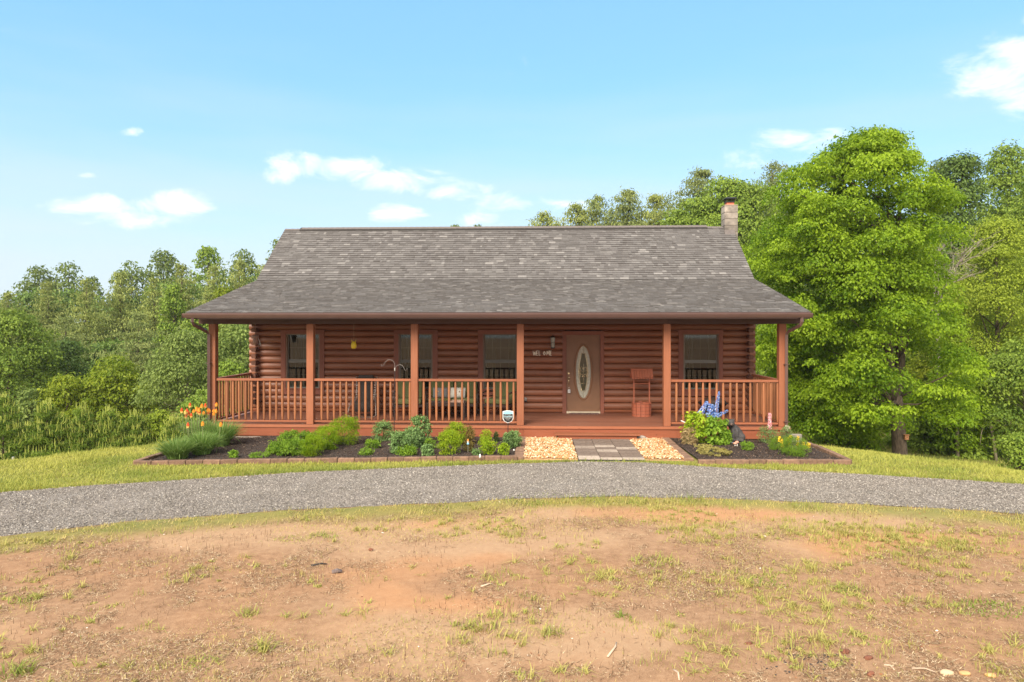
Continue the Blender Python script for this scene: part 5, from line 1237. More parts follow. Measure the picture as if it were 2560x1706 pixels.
tree("pine_tree", "dark sparse pine top beside the large bright green tree", 'pined', 1935, 412, 170, 66, 'pine', crown_low=.6, dens=.5)
tree("broadleaf_tree", "pale loose treetop just right of the large tree's crown", 'sky', 2345, 395, 110, 50, crown_low=.3, dens=.7)
tree("broadleaf_tree", "dark green tree on the right skyline", 'deep', 2400, 392, 230, 46, crown_low=.1)
tree("broadleaf_tree", "tall green tree at the upper right corner of the woods", 'mid', 2520, 366, 220, 52, crown_low=.2)
tree("broadleaf_tree", "bright green tree cut by the right edge of the picture", 'mid', 2600, 405, 200, 40, crown_low=.1)
tree("broadleaf_tree", "deep green tree filling behind the large tree's right side", 'deep', 2300, 600, 260, 44, crown_low=.05)
tree("broadleaf_tree", "olive yellow tree on the right with fine foliage", 'olive', 2490, 555, 300, 33, crown_low=.16, leaf=.12, dens=.8)
tree("broadleaf_tree", "yellow green small tree between the large tree and the olive one", 'yellow', 2365, 790, 190, 36, crown_low=.15)
tree("broadleaf_tree", "fresh green low tree at the right edge above the shade", 'mid', 2560, 850, 260, 29, crown_low=.14, trunk_pale=True)
tree("broadleaf_tree", "drooping green understory tree right of the large trunk", 'maple', 2390, 900, 190, 30, crown_low=.1)
tree("broadleaf_tree", "deep green tree behind the porch's right corner", 'mid', 1990, 640, 300, 42, crown_low=.03)
tree("broadleaf_tree", "deep green tree behind the large forked trunk", 'mid', 2180, 700, 300, 42, crown_low=.03)
tree("broadleaf_tree", "green undergrowth tree left of the large forked trunk", 'maple', 2100, 905, 230, 34, crown_low=.02)
tree("shrub", "low bright green bush left of the large trunk's foot", 'maple', 2165, 1068, 80, 26.5, crown_low=.02, cat="shrub")
tree("shrub", "bushy green shrub right of the large trunk", 'mid', 2330, 985, 150, 31, crown_low=.02, cat="shrub")
tree("shrub", "green shrub at the lower right edge of the woods", 'mid', 2545, 1085, 110, 25, crown_low=.02, cat="shrub")
tree("shrub", "leafy green shrub on the far bank beyond the porch", 'maple', 2010, 1010, 110, 40, crown_low=.02, cat="shrub")

# bare dead tree
Yd = 31.; Xd = (2345 - 1280) / F * Yd; zb = tz(Xd, Yd)
t = thing("dead_tree", "bare grey dead tree standing right of the large bright green tree", "dead tree", (Xd, Yd, zb))
mb = MB()
def dz(py): return CZ - (py - HY) / F * Yd - zb
def dxp(px): return (px - 1280) / F * Yd - Xd
def br(p, d, L, r_, lv):
    q = [p + d * L * f + Vector(rng.normal(0, .05 * L, 3)) * f for f in (0, .33, .66, 1)]
    mb.tube(q, [r_, r_ * .8, r_ * .6, r_ * .35], 5)
    if lv:
        for _ in range(4):
            s = q[int(rng.integers(1, 4))]; br(s, (d + Vector(rng.normal(0, .5, 3)) + Vector((0, 0, .15))).normalized(), L * .6, r_ * .5, lv - 1)
mb.tube([(0, 0, -.3), (.1, 0, dz(1000)), (.0, 0, dz(850)), (dxp(2338), 0, dz(740))], [.14, .11, .09, .08], 8)
for a in ((.25, -.2, 1), (-.3, .1, 1), (.5, 0, .9), (-.1, -.3, 1), (.1, .3, 1.)): br(Vector((dxp(2340), 0, dz(760 + 60 * rng.random()))), Vector(a).normalized(), 2.0, .045, 3)
mb.obj("trunk", M_plain("dead_wood", (.30, .25, .20), .9, .2, 10), t, smooth=True)
# slender trunks in the shade at right
for (px, Y, top, r_, lean, lab) in [(2395, 29.5, 960, .075, -.1, "slender grey trunk with drooping twigs in the right shade"), (2492, 29, 1040, .07, -.35, "pale leaning trunk in the shade at right"), (2520, 29.4, 1050, .06, .15, "pale thin trunk right of the leaning one"), (1998, 38, 1015, .06, -.6, "thin pale leaning stem at the far bank behind the porch corner")]:
    X = (px - 1280) / F * Y; zb = tz(X, Y); H = CZ - (top - HY) / F * Y - zb
    t = thing("slender_tree", lab, "tree", (X, Y, zb)); mb = MB(); mb.tube([(0, 0, -.2), (lean * .4, 0, H * .5), (lean, 0, H)], [r_, r_ * .85, r_ * .7], 7)
    mb.obj("trunk", m_bark_l, t, smooth=True); mb = MB()
    for s_ in (-1, 1): mb.tube([(lean * .8, 0, H * .85), (lean * .8 + s_ * .3, -.1, H * .9), (lean * .8 + s_ * .45, -.1, H * .6), (lean * .8 + s_ * .5, -.1, H * .35)], [.02, .018, .014, .006], 5)
    mb.obj("limb", m_bark_l, t, smooth=True)

# woods that read as one mass: far fill behind the single trees, and undergrowth
def mass(name, boxes, kind, leaf, label, cat, lr=1.6):
    parts = []
    for (px0, px1, ty0, ty1, by, Y) in boxes:
        X0, X1 = (px0 - 1280) / F * Y, (px1 - 1280) / F * Y; n_ = int((X1 - X0) * 10 / lr ** 2 * .5) + 8; Cs = []
        for _ in range(n_):
            f = rng.random(); X = X0 + (X1 - X0) * f; yy = Y + rng.uniform(-2.5, 4); top = CZ - (ty0 + (ty1 - ty0) * f - HY) / F * Y; bot = max(tz(X, yy) - .3, CZ - (by - HY) / F * Y)
            Cs.append((X, yy, bot + (top - bot - lr * .5) * rng.random() ** .8))
        C = np.array(Cs); rad = lr * rng.uniform(.6, 1.2, n_)
        V, Fc, tn = crown(C, rad, 3.4 * math.pi * lr * lr / (.3 * leaf ** 2) * .6, leaf, rng, aspect=.6); parts.append((V, Fc, tn))
    V, Fc, tn = join(parts); stuff(put(name, nmesh(name, V, Fc, tn), LV[kind]), label, cat)
mass("far_woods", [(-60, 200, 730, 720, 1000, 74), (200, 460, 730, 690, 1000, 74), (460, 760, 690, 660, 1000, 72), (-60, 200, 860, 850, 1100, 56), (200, 460, 850, 830, 1100, 56), (460, 700, 820, 800, 1100, 54)], 'deep', .42, "dense dark woods filling in behind the trees left of the cabin", "woods", 2.4)
mass("right_woods", [(1850, 2100, 620, 600, 1090, 50), (2100, 2400, 560, 560, 1090, 50), (2400, 2700, 560, 520, 1100, 50), (2280, 2640, 880, 860, 1130, 38), (760, 1300, 640, 600, 1050, 68), (1300, 1900, 575, 545, 1080, 64)], 'deep', .44, "dense shaded woods behind the large tree right of the cabin", "woods", 1.9)
mass("undergrowth", [(1970, 2260, 1050, 1060, 1110, 41), (2280, 2480, 1100, 1110, 1150, 32), (1960, 2060, 1040, 1060, 1090, 44)], 'mid', .20, "low green undergrowth along the shaded foot of the right woods", "undergrowth", .8)
# longer grass on the sunken meadow beyond the lawn's crest
n = 26000; x = rng.uniform(9, 32, n); y = rng.uniform(24, 42, n); V, Fc, k = blades(np.stack([x, y, terr(x, y)], 1), rng.uniform(.05, .16, n), .03, rng.uniform(.2, .9, n), rng)
stuff(put("meadow_grass", nmesh("meadow_grass", V, Fc, rep(np.clip(rng.normal(.25, .2, n), 0, 1), k)), m_lawn), "shaded grass in the dip behind the right lawn", "grass")

# ------------------------------------------------------------------ garden plants
def bedz(X, Y): return .035 + tz(X, Y)
PL = {
 'fresh': M_leaf("fresh_green", (.12, .24, .018), (.32, .47, .045), .5, .4), 'lime': M_leaf("lime_leaf", (.22, .36, .012), (.50, .60, .04), .5, .42), 'ferny': M_leaf("feathery_lime", (.17, .31, .012), (.46, .58, .035), .6, .45),
 'sedum': M_leaf("sedum_leaf", (.11, .20, .05), (.29, .42, .15), .5, .3), 'darkg': M_leaf("dark_leaf", (.03, .07, .015), (.10, .17, .04), .5, .3), 'strap': M_leaf("strap_leaf", (.10, .20, .028), (.36, .48, .14), .45, .35),
 'gold': M_leaf("golden_creeper", (.28, .24, .06), (.46, .40, .13), .6, .3), 'dry': M_leaf("dry_leaf", (.34, .24, .10), (.55, .42, .22), .8, .3), 'bronze': M_leaf("bronze_leaf", (.16, .14, .03), (.36, .26, .07), .6, .35)}
def plant(name, label, kind, px, py, wpx, hpx, leaf=.04, aspect=.4, n=1500, group=None, cat="plant", depth=None, lr=.3, dens=1, upd=.6, stems=12, zsq=.8):
    """a bushy plant whose foot is at photo pixel (px, py), wpx wide and hpx tall"""
    X, Y = gp(px, py, .035); s = Y / F; Rr = wpx / 2 * s; H = hpx * s * 1.0; Y += Rr * .55; X = (px - 1280) / F * Y
    t = thing(name, label, cat, (X, Y, bedz(X, Y)), 0, group)
    pr = [(0.0, 0, Rr * .72, Rr * .7), (H * .35, 0, Rr, Rr * .9), (H * .72, 0, Rr * .98, Rr * .9), (H * 1.02, 0, Rr * .6, Rr * .55)]
    l_ = min(Rr, H) * lr; nl = int(max(14, 1.6 * (2 * math.pi * Rr * H) / (math.pi * l_ * l_)))
    nl = min(nl, 90); C, rad = lobes_from_profile(pr, nl, l_, rng, .35)
    V, Fc, tn = crown(C, rad, n / nl * dens, leaf, rng, zsq=zsq, droop=.1, aspect=aspect, up=upd, jt=.3, shell=(.5, 1.08)); put("foliage", nmesh("foliage", V, Fc, tn), PL[kind], t)
    mb = MB()
    for j in range(stems):
        c = C[int(rng.integers(nl))]; mb.tube([(rng.normal(0, .03), rng.normal(0, .03), -.02), (c[0] * .5, c[1] * .5, c[2] * .5), tuple(c)], [.006, .005, .003], 4, cap=False)
    mb.obj("stems", M_stem, t); return t
M_stem = M_plain("green_stem", (.14, .17, .05), .7, .2, 10)
plant("feathery_bush", "feathery lime green bush nearest the left bed's block edging", 'ferny', 782, 1143, 66, 46, .045, .14, 4200, "feathery lime bushes in the left bed")
plant("feathery_bush", "larger feathery lime bush behind the lime one near the edging", 'ferny', 812, 1128, 72, 56, .045, .14, 4600, "feathery lime bushes in the left bed")
plant("feathery_bush", "tallest feathery green bush against the porch skirt", 'ferny', 862, 1116, 82, 66, .045, .14, 5200, "feathery lime bushes in the left bed")
plant("low_plant_mat", "wide low mat of serrated green leaves left of the feathery bushes", 'fresh', 725, 1140, 120, 30, .055, .35, 4200, cat="plants")
plant("low_plant_mat", "darker green leafy mat at the porch skirt", 'fresh', 745, 1112, 100, 26, .055, .35, 3000, cat="plants")
plant("small_plant", "little leafy plant alone in the mulch near the left bed's edging", 'fresh', 584, 1146, 22, 17, .05, .4, 260)
plant("small_plant", "wispy seedlings along the edging right of the little leafy plant", 'fresh', 648, 1147, 60, 10, .04, .3, 400)
plant("aster_plant", "upright green plant left of the shepherd's hook", 'sedum', 958, 1106, 54, 46, .055, .35, 1500)
plant("small_plant", "small pale plant in front of the upright green plant", 'fresh', 932, 1123, 42, 20, .055, .4, 380)
plant("small_plant", "low pale plant touching the edging below the small pale plant", 'fresh', 915, 1140, 40, 14, .05, .4, 300)
plant("sedum_plant", "large domed sedum right of the shepherd's hook against the porch", 'sedum', 1050, 1112, 60, 66, .045, .7, 2600, "domed sedum plants in the left bed", lr=.25)
plant("sedum_plant", "broad sedum dome at the front of the left bed", 'sedum', 1003, 1138, 66, 52, .045, .6, 2600, "domed sedum plants in the left bed", lr=.25)
plant("sedum_plant", "sedum filling between the tall dome and the front dome", 'sedum', 1030, 1122, 60, 46, .045, .6, 2000, "domed sedum plants in the left bed", lr=.25)
plant("lily_leaves", "arching lily leaves at the foot of the broad sedum dome", 'fresh', 1018, 1141, 50, 17, .11, .2, 160)
plant("sedum_plant", "small sedum between the domes and the lime bushes", 'sedum', 1068, 1141, 40, 24, .045, .6, 700, "domed sedum plants in the left bed")
plant("small_plant", "thin upright green shoots behind the small sedum", 'fresh', 1075, 1126, 36, 26, .05, .25, 360)
plant("lime_bush", "bright lime bush at the front of the left bed", 'lime', 1122, 1140, 66, 56, .06, .25, 1900, "lime bushes in the left bed", lr=.28)
plant("lime_bush", "bright lime bush behind, against the porch skirt", 'lime', 1138, 1114, 60, 52, .06, .25, 1600, "lime bushes in the left bed", lr=.28)
plant("bronze_bush", "bronze tinged green plant right of the lime bushes", 'bronze', 1172, 1112, 34, 42, .05, .3, 800)
plant("bronze_bush", "sparse reddish green plant beside the orange and blue garden stake", 'bronze', 1172, 1132, 30, 26, .05, .3, 320)
plant("lime_bush", "small lime plant with upright leaves left of the yellow garden stake", 'lime', 1216, 1112, 34, 32, .06, .25, 500, "lime bushes in the left bed")
plant("lime_bush", "leafy lime plant in front of the yellow garden stake", 'lime', 1218, 1139, 46, 34, .065, .25, 700, "lime bushes in the left bed")
plant("small_plant", "grey green leaf cluster right at the edging", 'sedum', 1190, 1141, 26, 15, .05, .4, 260)
plant("dark_shrub", "tiny dark evergreen near the porch skirt", 'darkg', 1241, 1106, 16, 24, .035, .3, 420)
plant("aster_plant", "tall green plant beside the security sign", 'sedum', 1285, 1120, 40, 38, .055, .35, 1100)
plant("aster_plant", "green plant left of the sign stake", 'sedum', 1268, 1122, 28, 38, .055, .35, 600)
plant("small_plant", "small lime rosette in front of the sign", 'lime', 1260, 1140, 28, 28, .055, .4, 360)
# right bed
plant("larkspur_foliage", "mound of yellow green lobed leaves under the blue flower spikes", 'lime', 1738, 1112, 72, 70, .085, .7, 900, lr=.3)
plant("larkspur_foliage", "green lobed leaves beside the bear statue", 'fresh', 1790, 1114, 70, 66, .085, .7, 900, lr=.3)
plant("larkspur_foliage", "low green lobed leaves overlapping the bear statue's foot", 'fresh', 1815, 1112, 24, 32, .07, .7, 160)
plant("dry_grass_clump", "dry straw tuft at the left foot of the larkspur", 'dry', 1722, 1114, 40, 34, .10, .08, 700)
plant("creeping_sedum", "golden creeping mat in the right bed, the narrow rear strip", 'gold', 1758, 1122, 50, 6, .03, .6, 700, zsq=.4)
plant("creeping_sedum", "golden creeping mat touching the right bed's edging", 'gold', 1786, 1141, 92, 14, .03, .6, 2200, zsq=.4)
plant("small_plant", "small round fresh green clump in the middle of the right bed", 'fresh', 1868, 1128, 38, 20, .035, .35, 900)
plant("coreopsis_plant", "bright green mound of fine leaves with yellow flowers in the right bed", 'fresh', 1985, 1144, 76, 44, .035, .16, 3600)
plant("coreopsis_plant", "small green clump left of the yellow flowering mound", 'fresh', 1940, 1128, 44, 32, .035, .18, 1400)
plant("lupin_foliage", "loose grey green palmate foliage under the pink flower spike", 'sedum', 1920, 1110, 56, 40, .06, .2, 420, dens=1)
plant("small_plant", "loose pale plant by the porch corner downspout", 'sedum', 1965, 1104, 34, 40, .05, .25, 300)

def strap(label, px, py, wpx, hpx, n, group="clumps of red hot poker leaves at the left end of the bed"):
    X, Y = gp(px, py, .035); s = Y / F; Rr = wpx / 2 * s; H = hpx * s; Y += Rr * .5; X = (px - 1280) / F * Y
    t = thing("strap_leaf_clump", label, "plant", (X, Y, bedz(X, Y)), 0, group)
    a = rng.uniform(0, 6.28, n); q = Rr * .45 * np.sqrt(rng.random(n)); P = np.stack([q * np.cos(a), q * np.sin(a), np.full(n, -.02)], 1)
    az = a + rng.normal(0, .5, n); lean = np.clip(.25 + q / Rr * 1.3 + rng.normal(0, .2, n), .05, 1.25)
    V, Fc, k = blades(P, H * rng.uniform(.65, 1.12, n), .017, lean, rng, 4, az)
    put("leaves", nmesh("leaves", V, Fc, rep(np.clip(rng.normal(.4, .25, n), 0, 1), k)), PL['strap'], t); return t, X, Y
strap("lowest strap leaved clump at the corner of the left bed", 444, 1152, 92, 56, 900)
strap("middle strap leaved clump of the red hot pokers", 505, 1140, 80, 62, 800)
strap("rear strap leaved clump beside the porch corner", 550, 1118, 86, 66, 900)
strap("back strap leaved clump under the tallest orange flowers", 500, 1104, 80, 60, 600)
m_pok = M_tint("poker_floret", [(0, (.85, .66, .24)), (.28, (.86, .52, .12)), (.42, (.82, .14, .03)), (1, (.72, .06, .03))], .5); m_poko = M_tint("orange_floret", [(0, (.85, .45, .06)), (1, (.86, .27, .02))], .5)
heads = [(1068,325,1),(1130,350,0),(1158,335,1),(1185,375,1),(1143,420,1),(1212,235,1),(1232,410,1),(1276,320,2),(1325,290,2),(1337,345,1),(1367,305,2),(1378,360,1),(1417,238,2),(1449,350,2),(1478,243,1),(1520,310,2),(1525,370,1),(1545,322,2),(1620,315,2),(1622,370,2),(1663,325,2),(1669,215,2),(1175,580,1),(1430,545,2),(1745,555,2)]
pls = ["topmost", "lowest"]
wordsx = {}
for i, (a, b_, k) in enumerate(heads):
    px, py = 300 + a / 6.92, 980 + b_ / 6.92; Y = 14.6 + .9 * (px - 450) / 120 + rng.uniform(-.3, .3)
    if py > 1055: Y = 13.9
    X, Y_, z = at(px, py, Y); z = z - .03; zb = bedz(X, Y)
    col_ = {1: "red and yellow", 2: "orange", 0: "pale yellow"}[k]
    lab = {0: "leftmost red and yellow flower spike leaning outward", 5: "tallest red and yellow flower spike at the left", 12: "tall orange flower spike in the middle of the group", 14: "tall narrow red and yellow spike left of the porch post", 21: "tallest orange flower spike at the porch post", 22: "lowest red and yellow flower spike, hanging over the lawn side", 24: "single faded orange spike in front of the porch skirt", 23: "faded orange spike low among the leaves", 1: "pale yellow flower spike second from the left"}.get(i)
    if not lab: lab = {2: "red tipped spike touching the pale yellow one", 3: "red spike low in the tight cluster at the left", 4: "red and yellow spike lowest of the tight left cluster", 6: "narrow red spike below the tallest one", 7: "small orange spike between the two clusters", 8: "plump orange spike topping the middle cluster", 9: "red and yellow spike under the plump orange one", 10: "orange spike second in the middle cluster", 11: "yellow footed red spike right in the middle cluster", 13: "small round orange spike right of the middle cluster",
           15: "orange spike at the top left of the cluster near the porch post", 16: "red and yellow spike below two orange ones near the post", 17: "orange spike at the right of the cluster near the porch post", 18: "upper of two round orange spikes in front of the downspout", 19: "lower of two round orange spikes in front of the downspout", 20: "small orange spike just under the tallest one at the post"}.get(i, "orange flower spike")
    t = thing("poker_flower", lab, "flower", (X, Y, zb), 0, "red hot poker flowers at the porch's left corner")
    h = z - zb; bx = .12 * (505 - px) / 60 
    MB().tube([(bx, 0, 0), (bx * .4, 0, h * .55), (0, 0, h + .02)], [.008, .007, .006], 5).obj("stem", M_stem, t, smooth=True)
    L_ = .105 if k == 1 else (.065 if i in (7, 13, 18, 19) else .085); n_ = 110; f = rng.random(n_); an = rng.uniform(0, 6.28, n_); rr = (.030 if k == 2 else .026) * np.sin(np.pi * np.clip(f * .85 + .12, 0, 1)) ** .6 * (1.15 - .35 * f)
    P = np.stack([rr * np.cos(an), rr * np.sin(an), h - .02 + L_ * f], 1); Nn = norm(np.stack([np.cos(an), np.sin(an), .4 + 0 * an], 1))
    V, Fc = leaf_mesh(P, Nn, np.full(n_, .024), rng, .4, .1, norm(np.stack([np.cos(an), np.sin(an), -1.6 + 0 * an], 1))); body = MB().lathe([(.006, 0), (.019, .02), (.02, L_ * .6), (.006, L_)], (0, 0, h - .02), 8)
    b0 = len(V); bv = np.array(body.v); tri = [f_ for f_ in body.f]
    Vt = np.concatenate([V, bv]); Tt = np.concatenate([rep(f, 4), (bv[:, 2] - (h - .02)) / L_]); Ft = np.concatenate([Fc, np.array([(q[0] + b0, q[1] + b0, q[2] + b0) for q in tri if len(q) == 4] + [(q[0] + b0, q[2] + b0, q[3] + b0) for q in tri if len(q) == 4])])
    put("flower_head", nmesh("flower_head", Vt, Ft, np.clip(Tt if k == 1 else (Tt * .35 if k == 0 else Tt), 0, 1)), m_pok if k < 2 else m_poko, t)
for (o_) in []: pass

# larkspur spikes
m_blue = M_tint("blue_petal", [(0, (.05, .11, .42)), (.45, (.12, .25, .60)), (.8, (.34, .46, .74)), (1, (.62, .66, .78))], .5); 
m_pink = M_tint("pink_petal", [(0, (.62, .16, .22)), (.6, (.80, .42, .44)), (1, (.85, .72, .66))], .5)
m_yelp = M_tint("yellow_petal", [(0, (.82, .50, .03)), (1, (.92, .72, .06))], .5)
def spike(name, label, mat, p0, p1, Y, r_, size, n_, group=None, taper=1.0):
    a, b_ = Vector(at(*p0, Y)), Vector(at(*p1, Y)); X0 = a.x; zb = bedz(a.x, Y); t = thing(name, label, "flower", (a.x, Y, zb), 0, group)
    A = Vector((0, 0, a.z - zb)); B_ = Vector((b_.x - a.x, -.03, b_.z - zb))
    MB().tube([(0, .03, 0), A, B_], [.007, .006, .003], 5).obj("stem", M_stem, t, smooth=True)
    f = rng.random(n_) ** .9; an = rng.uniform(0, 6.28, n_); rr = r_ * (1 - taper * .85 * f) + .004; ax = np.array((B_ - A).normalized()); u1 = norm(np.cross(ax, [0, 1, .01])[None])[0]; u2 = np.cross(ax, u1)
    rad = np.cos(an)[:, None] * u1 + np.sin(an)[:, None] * u2; P = np.array(A) + np.array(B_ - A) * f[:, None] + rad * (rr * np.sqrt(rng.uniform(.4, 1, n_)))[:, None]
    Nn = norm(rad + rng.normal(0, .4, (n_, 3))); V, Fc = leaf_mesh(P, Nn, size * (1 - .55 * f * taper), rng, .9, .25)
    put("florets", nmesh("florets", V, Fc, rep(np.clip(rng.normal(.5, .3, n_) * (1 - .0 * f), 0, 1), 4)), mat, t)
LG = "blue larkspur flower spikes beside the bear statue"
Yl = 15.35
spike("larkspur_spike", "left blue flower spike leaning right above the yellow green leaves", m_blue, (1750, 1036), (1768, 1004), Yl, .072, .034, 260, LG, .6)
spike("larkspur_spike", "wide short blue flower spike in the middle of the group", m_blue, (1772, 1042), (1778, 1010), Yl - .1, .075, .034, 260, LG, .4)
spike("larkspur_spike", "tallest blue flower spike with a pale mauve tip", m_blue, (1787, 1040), (1797, 979), Yl, .062, .032, 380, LG, .9)
spike("larkspur_spike", "blue flower spike tilted far to the right over the bear", m_blue, (1782, 1046), (1819, 1026), Yl - .15, .055, .030, 200, LG, .85)
spike("larkspur_spike", "small drooping blue flowers hanging low in the middle", m_blue, (1776, 1064), (1774, 1046), Yl - .2, .045, .028, 60, LG, .3)
spike("lupin_spike", "tall pink and cream lupin spike at the porch's right corner", m_pink, (1924, 1072), (1923, 1033), 15.45, .038, .030, 420, None, .35)
spike("cream_flower", "cream flower cluster in front of the right downspout", M_tint("cream_petal", [(0, (.6, .5, .33)), (1, (.82, .75, .58))], .6), (1966, 1075), (1968, 1066), 15.6, .06, .04, 60, None, .3)
ypts = [(1948, 1098, "leftmost yellow bloom"), (1954, 1104, "small yellow bloom second from the left"), (1956, 1112, "low yellow bloom at the left of the mound"), (1969, 1100, "slim yellow bloom near the middle"), (1976, 1095, "largest yellow bloom, in front of the grey block"), (1972, 1110, "yellow bloom at the middle of the mound"), (1994, 1096, "pair like yellow bloom touching the grey block's right half"), (1993, 1111, "yellow bloom right of the middle"), (2008, 1109, "yellow bloom second from the right"), (2018, 1113, "yellow bloom above the right block edging"), (2022, 1115, "rightmost yellow bloom")]
for px, py, lab in ypts: spike("yellow_bloom", lab + " of the flowering mound", m_yelp, (px, py + 5), (px, py - 6), 13.9, .024 if "largest" not in lab else .036, .026, 50, "yellow blooms over the green mound in the right bed", .5)

# security sign
t = thing("yard_sign", "small blue topped black security yard sign on a stake in the flower bed", "sign", (*gp(1270, 1110, 0.03), 0)); X, Y = t.location[0], t.location[1]
s = Y / F; zc = CZ - (1042 - HY) * s
def shield(w, h, top): return [(-w, top), (-w * .35, top + .018), (w * .35, top + .018), (w, top), (w, top - h * .62), (w * .72, top - h * .84), (0, top - h), (-w * .72, top - h * .84), (-w, top - h * .62)]
MB().extrude([(x, z) for x, z in shield(.118, .262, zc + .118)], 'y', -.008, .0).obj("sign_panel", m_white, t)
MB().extrude([(-.105, zc + .06), (-.105, zc + .112), (-.038, zc + .126), (.038, zc + .126), (.105, zc + .112), (.105, zc + .06)], 'y', -.012, -.0085).obj("blue_band", M_plain("light_blue_print", (.30, .58, .72), .5, .03, 5, 0, 0), t)
MB().extrude([(-.105, zc + .058), (.105, zc + .058), (.105, zc - .038), (.076, zc - .095), (0, zc - .132), (-.076, zc - .095), (-.105, zc - .038)], 'y', -.012, -.0085).obj("black_field", m_black, t)
MB().tube([(0, .006, -.15), (0, .006, zc + .02)], .010, 6).obj("stake", m_black, t)
def text(body, size, loc, par, mat, name="lettering"):
    c = bpy.data.curves.new(name, 'FONT'); c.body = body; c.size = size; c.align_x = 'CENTER'; c.align_y = 'CENTER'; c.extrude = .001; c.resolution_u = 2
    o = bpy.data.objects.new(name, c); COL.objects.link(o); bpy.context.view_layer.update()
    me = bpy.data.meshes.new_from_object(o.evaluated_get(bpy.context.evaluated_depsgraph_get())); bpy.data.objects.remove(o)
    return put(name, me, mat, par, loc=loc, rot=(R(90), 0, 0))
text("PROTECTED BY", .021, (0, -.014, zc + .038), t, m_white); text("SimpliSafe", .048, (0, -.014, zc + .004), t, M_plain("pale_cyan_print", (.6, .85, .9), .5, 0, 5, 0, 0)); text("HOME SECURITY", .018, (0, -.014, zc - .040), t, m_white); text("SYSTEM", .018, (0, -.014, zc - .072), t, m_white)
MB().box(-.085, .085, -.0145, -.0125, zc - .025, zc - .022).obj("rule_line", m_white, t)

# shepherd's hook
X, Y = gp(986, 1108, .03); Y = 15.6; X = (987 - 1280) / F * Y; s = Y / F
t = thing("shepherd_hook", "thin black double shepherd's hook standing empty in the left flower bed", "garden hook", (X, Y, 0))
m_hook = M_plain('worn_grey_metal', (.22, .19, .17), .5)
def hk(pts): return [((a - 987) * s, 0, CZ - (b_ - HY) * s) for a, b_ in pts]
MB().tube([(-.02, 0, -.1), (0, 0, CZ - (930 - HY) * s)], .0085, 6).obj("pole", m_black, t)
MB().tube(hk([(987, 930), (987, 912), (984, 904), (977, 900), (970, 900), (964, 905), (959, 912), (954, 917), (953, 911)]), .0042, 6).obj("crook", m_hook, t, smooth=True)
MB().tube(hk([(987, 932), (988, 920), (993, 914), (1000, 912), (1006, 914), (1010, 921), (1013, 927), (1016, 928), (1018, 921)]), .0042, 6).obj("crook", m_hook, t, smooth=True)
MB().tube([(0, 0, CZ - (927 - HY) * s), (0, 0, CZ - (920 - HY) * s)], .014, 8).obj("clamp", m_nick, t)

# bear statue
def blob(name, ells, vox, mat, par, smooth_it=4):
    bm = bmesh.new()
    for (c, r_, *e) in ells:
        M_ = Matrix.Translation(c) @ (e[0] if e else Matrix.Identity(4)) @ Matrix.Diagonal((*((r_,) * 3 if isinstance(r_, (int, float)) else r_), 1)); bmesh.ops.create_icosphere(bm, subdivisions=3, radius=1, matrix=M_)
    me = bpy.data.meshes.new(name); bm.to_mesh(me); bm.free(); o = put(name, me, mat, par)
    md = o.modifiers.new("fuse", 'REMESH'); md.mode = 'VOXEL'; md.voxel_size = vox; md.use_smooth_shade = True
    ms = o.modifiers.new("soften", 'SMOOTH'); ms.factor = .5; ms.iterations = smooth_it
    bpy.context.view_layer.update(); me2 = bpy.data.meshes.new_from_object(o.evaluated_get(bpy.context.evaluated_depsgraph_get())); o.modifiers.clear(); o.data = me2; me2.name = name; return o
X, Y = gp(1838, 1104, .03); s = Y / F
t = thing("bear_statue", "grey black sitting bear cub statue beside the larkspur in the right bed", "statue", (X, Y, .035))
m_bear = M_plain("bear_resin", (.060, .053, .050), .75, .45, 45, 0, .9); m_muz = M_plain("bear_muzzle", (.16, .10, .075), .6, .2, 30, 0, .3)
ells = [((.03, 0, .15), (.15, .14, .14)), ((.0, -.01, .22), (.13, .12, .13)), ((-.045, -.02, .29), (.10, .10, .10)), ((-.09, -.045, .35), (.085, .08, .08)), ((-.14, -.085, .420), (.098, .090, .092)),
        ((-.14, -.175, .40), (.045, .05, .036)), ((-.218, -.07, .490), .026), ((-.062, -.07, .490), .026), ((-.085, -.10, .17), (.045, .05, .15)), ((-.085, -.125, .045), (.045, .065, .035)), ((.0, -.12, .17), (.045, .05, .14)), ((.01, -.145, .04), (.045, .065, .035)),
        ((.11, -.09, .10), (.085, .11, .10)), ((.09, -.18, .035), (.045, .075, .035)), ((.14, .06, .10), (.08, .08, .10))]
blob("body", ells, .011, m_bear, t)
blob("muzzle", [((-.14, -.188, .40), (.038, .045, .030))], .006, m_muz, t, 2); blob("nose", [((-.14, -.234, .412), (.014, .010, .010))], .003, m_black, t, 1)
for dx_ in (-.035, .035): blob("eye", [((-.14 + dx_, -.170, .440), .009)], .0025, m_black, t, 0)
tag(MB().box(-.17, .19, -.10, .13, -.02, .025).obj("statue_base", M_plain("weathered_blue_slab", (.34, .36, .37), .9, .4, 30), loc=(X + .01, Y - .10, .012), bevel=.01), "weathered blue grey slab under the bear statue", "slab")
bear = t; bear.location.z = .04
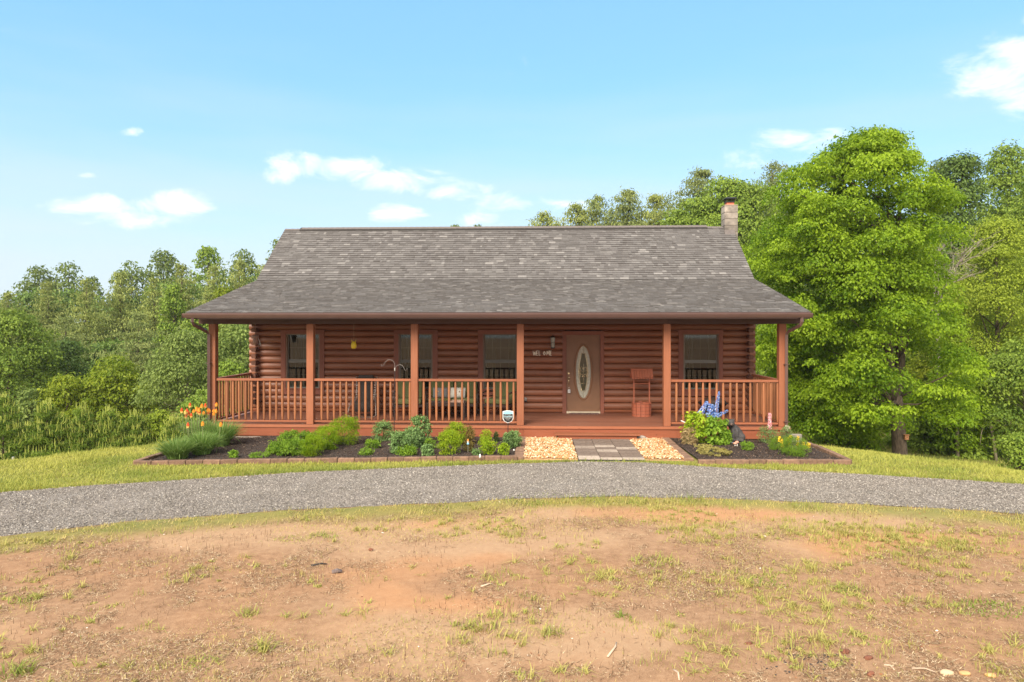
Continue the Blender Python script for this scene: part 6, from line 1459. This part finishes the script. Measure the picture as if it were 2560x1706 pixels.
# little ornaments
X, Y = gp(1840, 1117, .03)
t = thing("toadstool_ornament", "small terracotta double toadstool ornament in front of the bear statue", "ornament", (X, Y, .035)); m_ter = M_plain("terracotta", (.55, .25, .17), .8, .15, 20)
for dx_, dy_, h in ((-.02, 0, .075), (.028, .02, .10)): MB().lathe([(.018, 0), (.014, .02), (.013, h - .02)], (dx_, dy_, 0), 9).obj("stalk", m_cream, t, smooth=True); MB().lathe([(.040, h - .022), (.042, h - .012), (.030, h + .008), (.006, h + .018)], (dx_, dy_, 0), 12).obj("cap", m_ter, t, smooth=True)
X, Y = gp(1170, 1134, .03)
t = thing("garden_stake", "painted garden stake with an orange top and blue body in the left bed", "garden ornament", (X, Y, .02)); zc = CZ - (1105 - HY) * Y / F - .02
MB().tube([(0, 0, -.05), (0, 0, zc - .05)], .005, 6).obj("rod", m_nick, t); MB().lathe([(.012, zc - .06), (.026, zc - .05), (.022, zc - .02)], n=10).obj("blue_body", M_plain("sky_blue_paint", (.25, .50, .66), .5), t, smooth=True)
MB().lathe([(.018, zc - .02), (.020, zc), (.018, zc + .012)], n=10).obj("white_face", m_white, t, smooth=True); MB().lathe([(.024, zc + .012), (.018, zc + .03), (.004, zc + .06)], n=10).obj("orange_hat", M_plain("orange_paint", (.75, .25, .05), .5), t, smooth=True)
X, Y = gp(1233, 1124, .03)
t = thing("garden_stake", "painted garden stake with yellow and white body in the left bed", "garden ornament", (X, Y, .02)); zc = CZ - (1108 - HY) * Y / F - .02
MB().tube([(0, 0, -.05), (0, 0, zc - .05)], .005, 6).obj("rod", m_nick, t); MB().lathe([(.014, zc - .07), (.028, zc - .055), (.022, zc - .025)], n=10).obj("yellow_body", m_yel, t, smooth=True); MB().lathe([(.018, zc - .025), (.02, zc - .005), (.016, zc + .005)], n=10).obj("white_face", m_white, t, smooth=True); MB().lathe([(.024, zc + .005), (.020, zc + .03), (.004, zc + .045)], n=10).obj("yellow_hat", m_yel, t, smooth=True)
a, b_ = at(1702, 1052, 15.5), at(1724, 1062, 15.45)
tag(MB().tube([(0, 0, 0), (b_[0] - a[0], b_[1] - a[1], b_[2] - a[2]), ((b_[0] - a[0]) * 2.0, .05, (b_[2] - a[2]) * 2.2)], [.014, .013, .012], 7).obj("rod", m_white, loc=a), "white rod leaning out of the leaves left of the blue flowers", "rod")
X, Y = gp(1200, 1146, .08); tag(MB().lathe([(.022, 0), (.018, .04), (.006, .075)], n=8).obj("bird_figurine", m_white, smooth=True, loc=(X, Y + .02, .085)), "tiny white figurine standing on the left bed's block edging", "figurine")
ground_thing("white_stone", ico("white_stone", .022, 1, .1, 9), m_white, 1285, 1133, "small white stone in the mulch near the brick border", "stone", .06)
# post-and-marker at far left
X, Y = gp(33, 1118); Y = 17.5; X = (33 - 1280) / F * Y
tag(MB().tube([(0, 0, -.4), (0, 0, .40)], .03, 8).obj("marker_post", m_nick, loc=(X, Y, tz(X, Y))), "short pale marker post in the brush at the far left", "post")

# thin moist air over the valley
hz = MB().box(-130, 130, -20, 150, -6, 34).obj("haze", None); hz["kind"] = "stuff"; hz["label"] = "thin moist haze over the valley"; hz["category"] = "haze"
hm = bpy.data.materials.new("haze_air"); hm.use_nodes = True; hm.node_tree.nodes.clear()
pv = hm.node_tree.nodes.new("ShaderNodeVolumePrincipled"); pv.inputs["Color"].default_value = (.97, .98, 1, 1); pv.inputs["Density"].default_value = .0003; pv.inputs["Anisotropy"].default_value = .2
ho = hm.node_tree.nodes.new("ShaderNodeOutputMaterial"); hm.node_tree.links.new(pv.outputs[0], ho.inputs["Volume"]); hz.data.materials.clear(); hz.data.materials.append(hm)
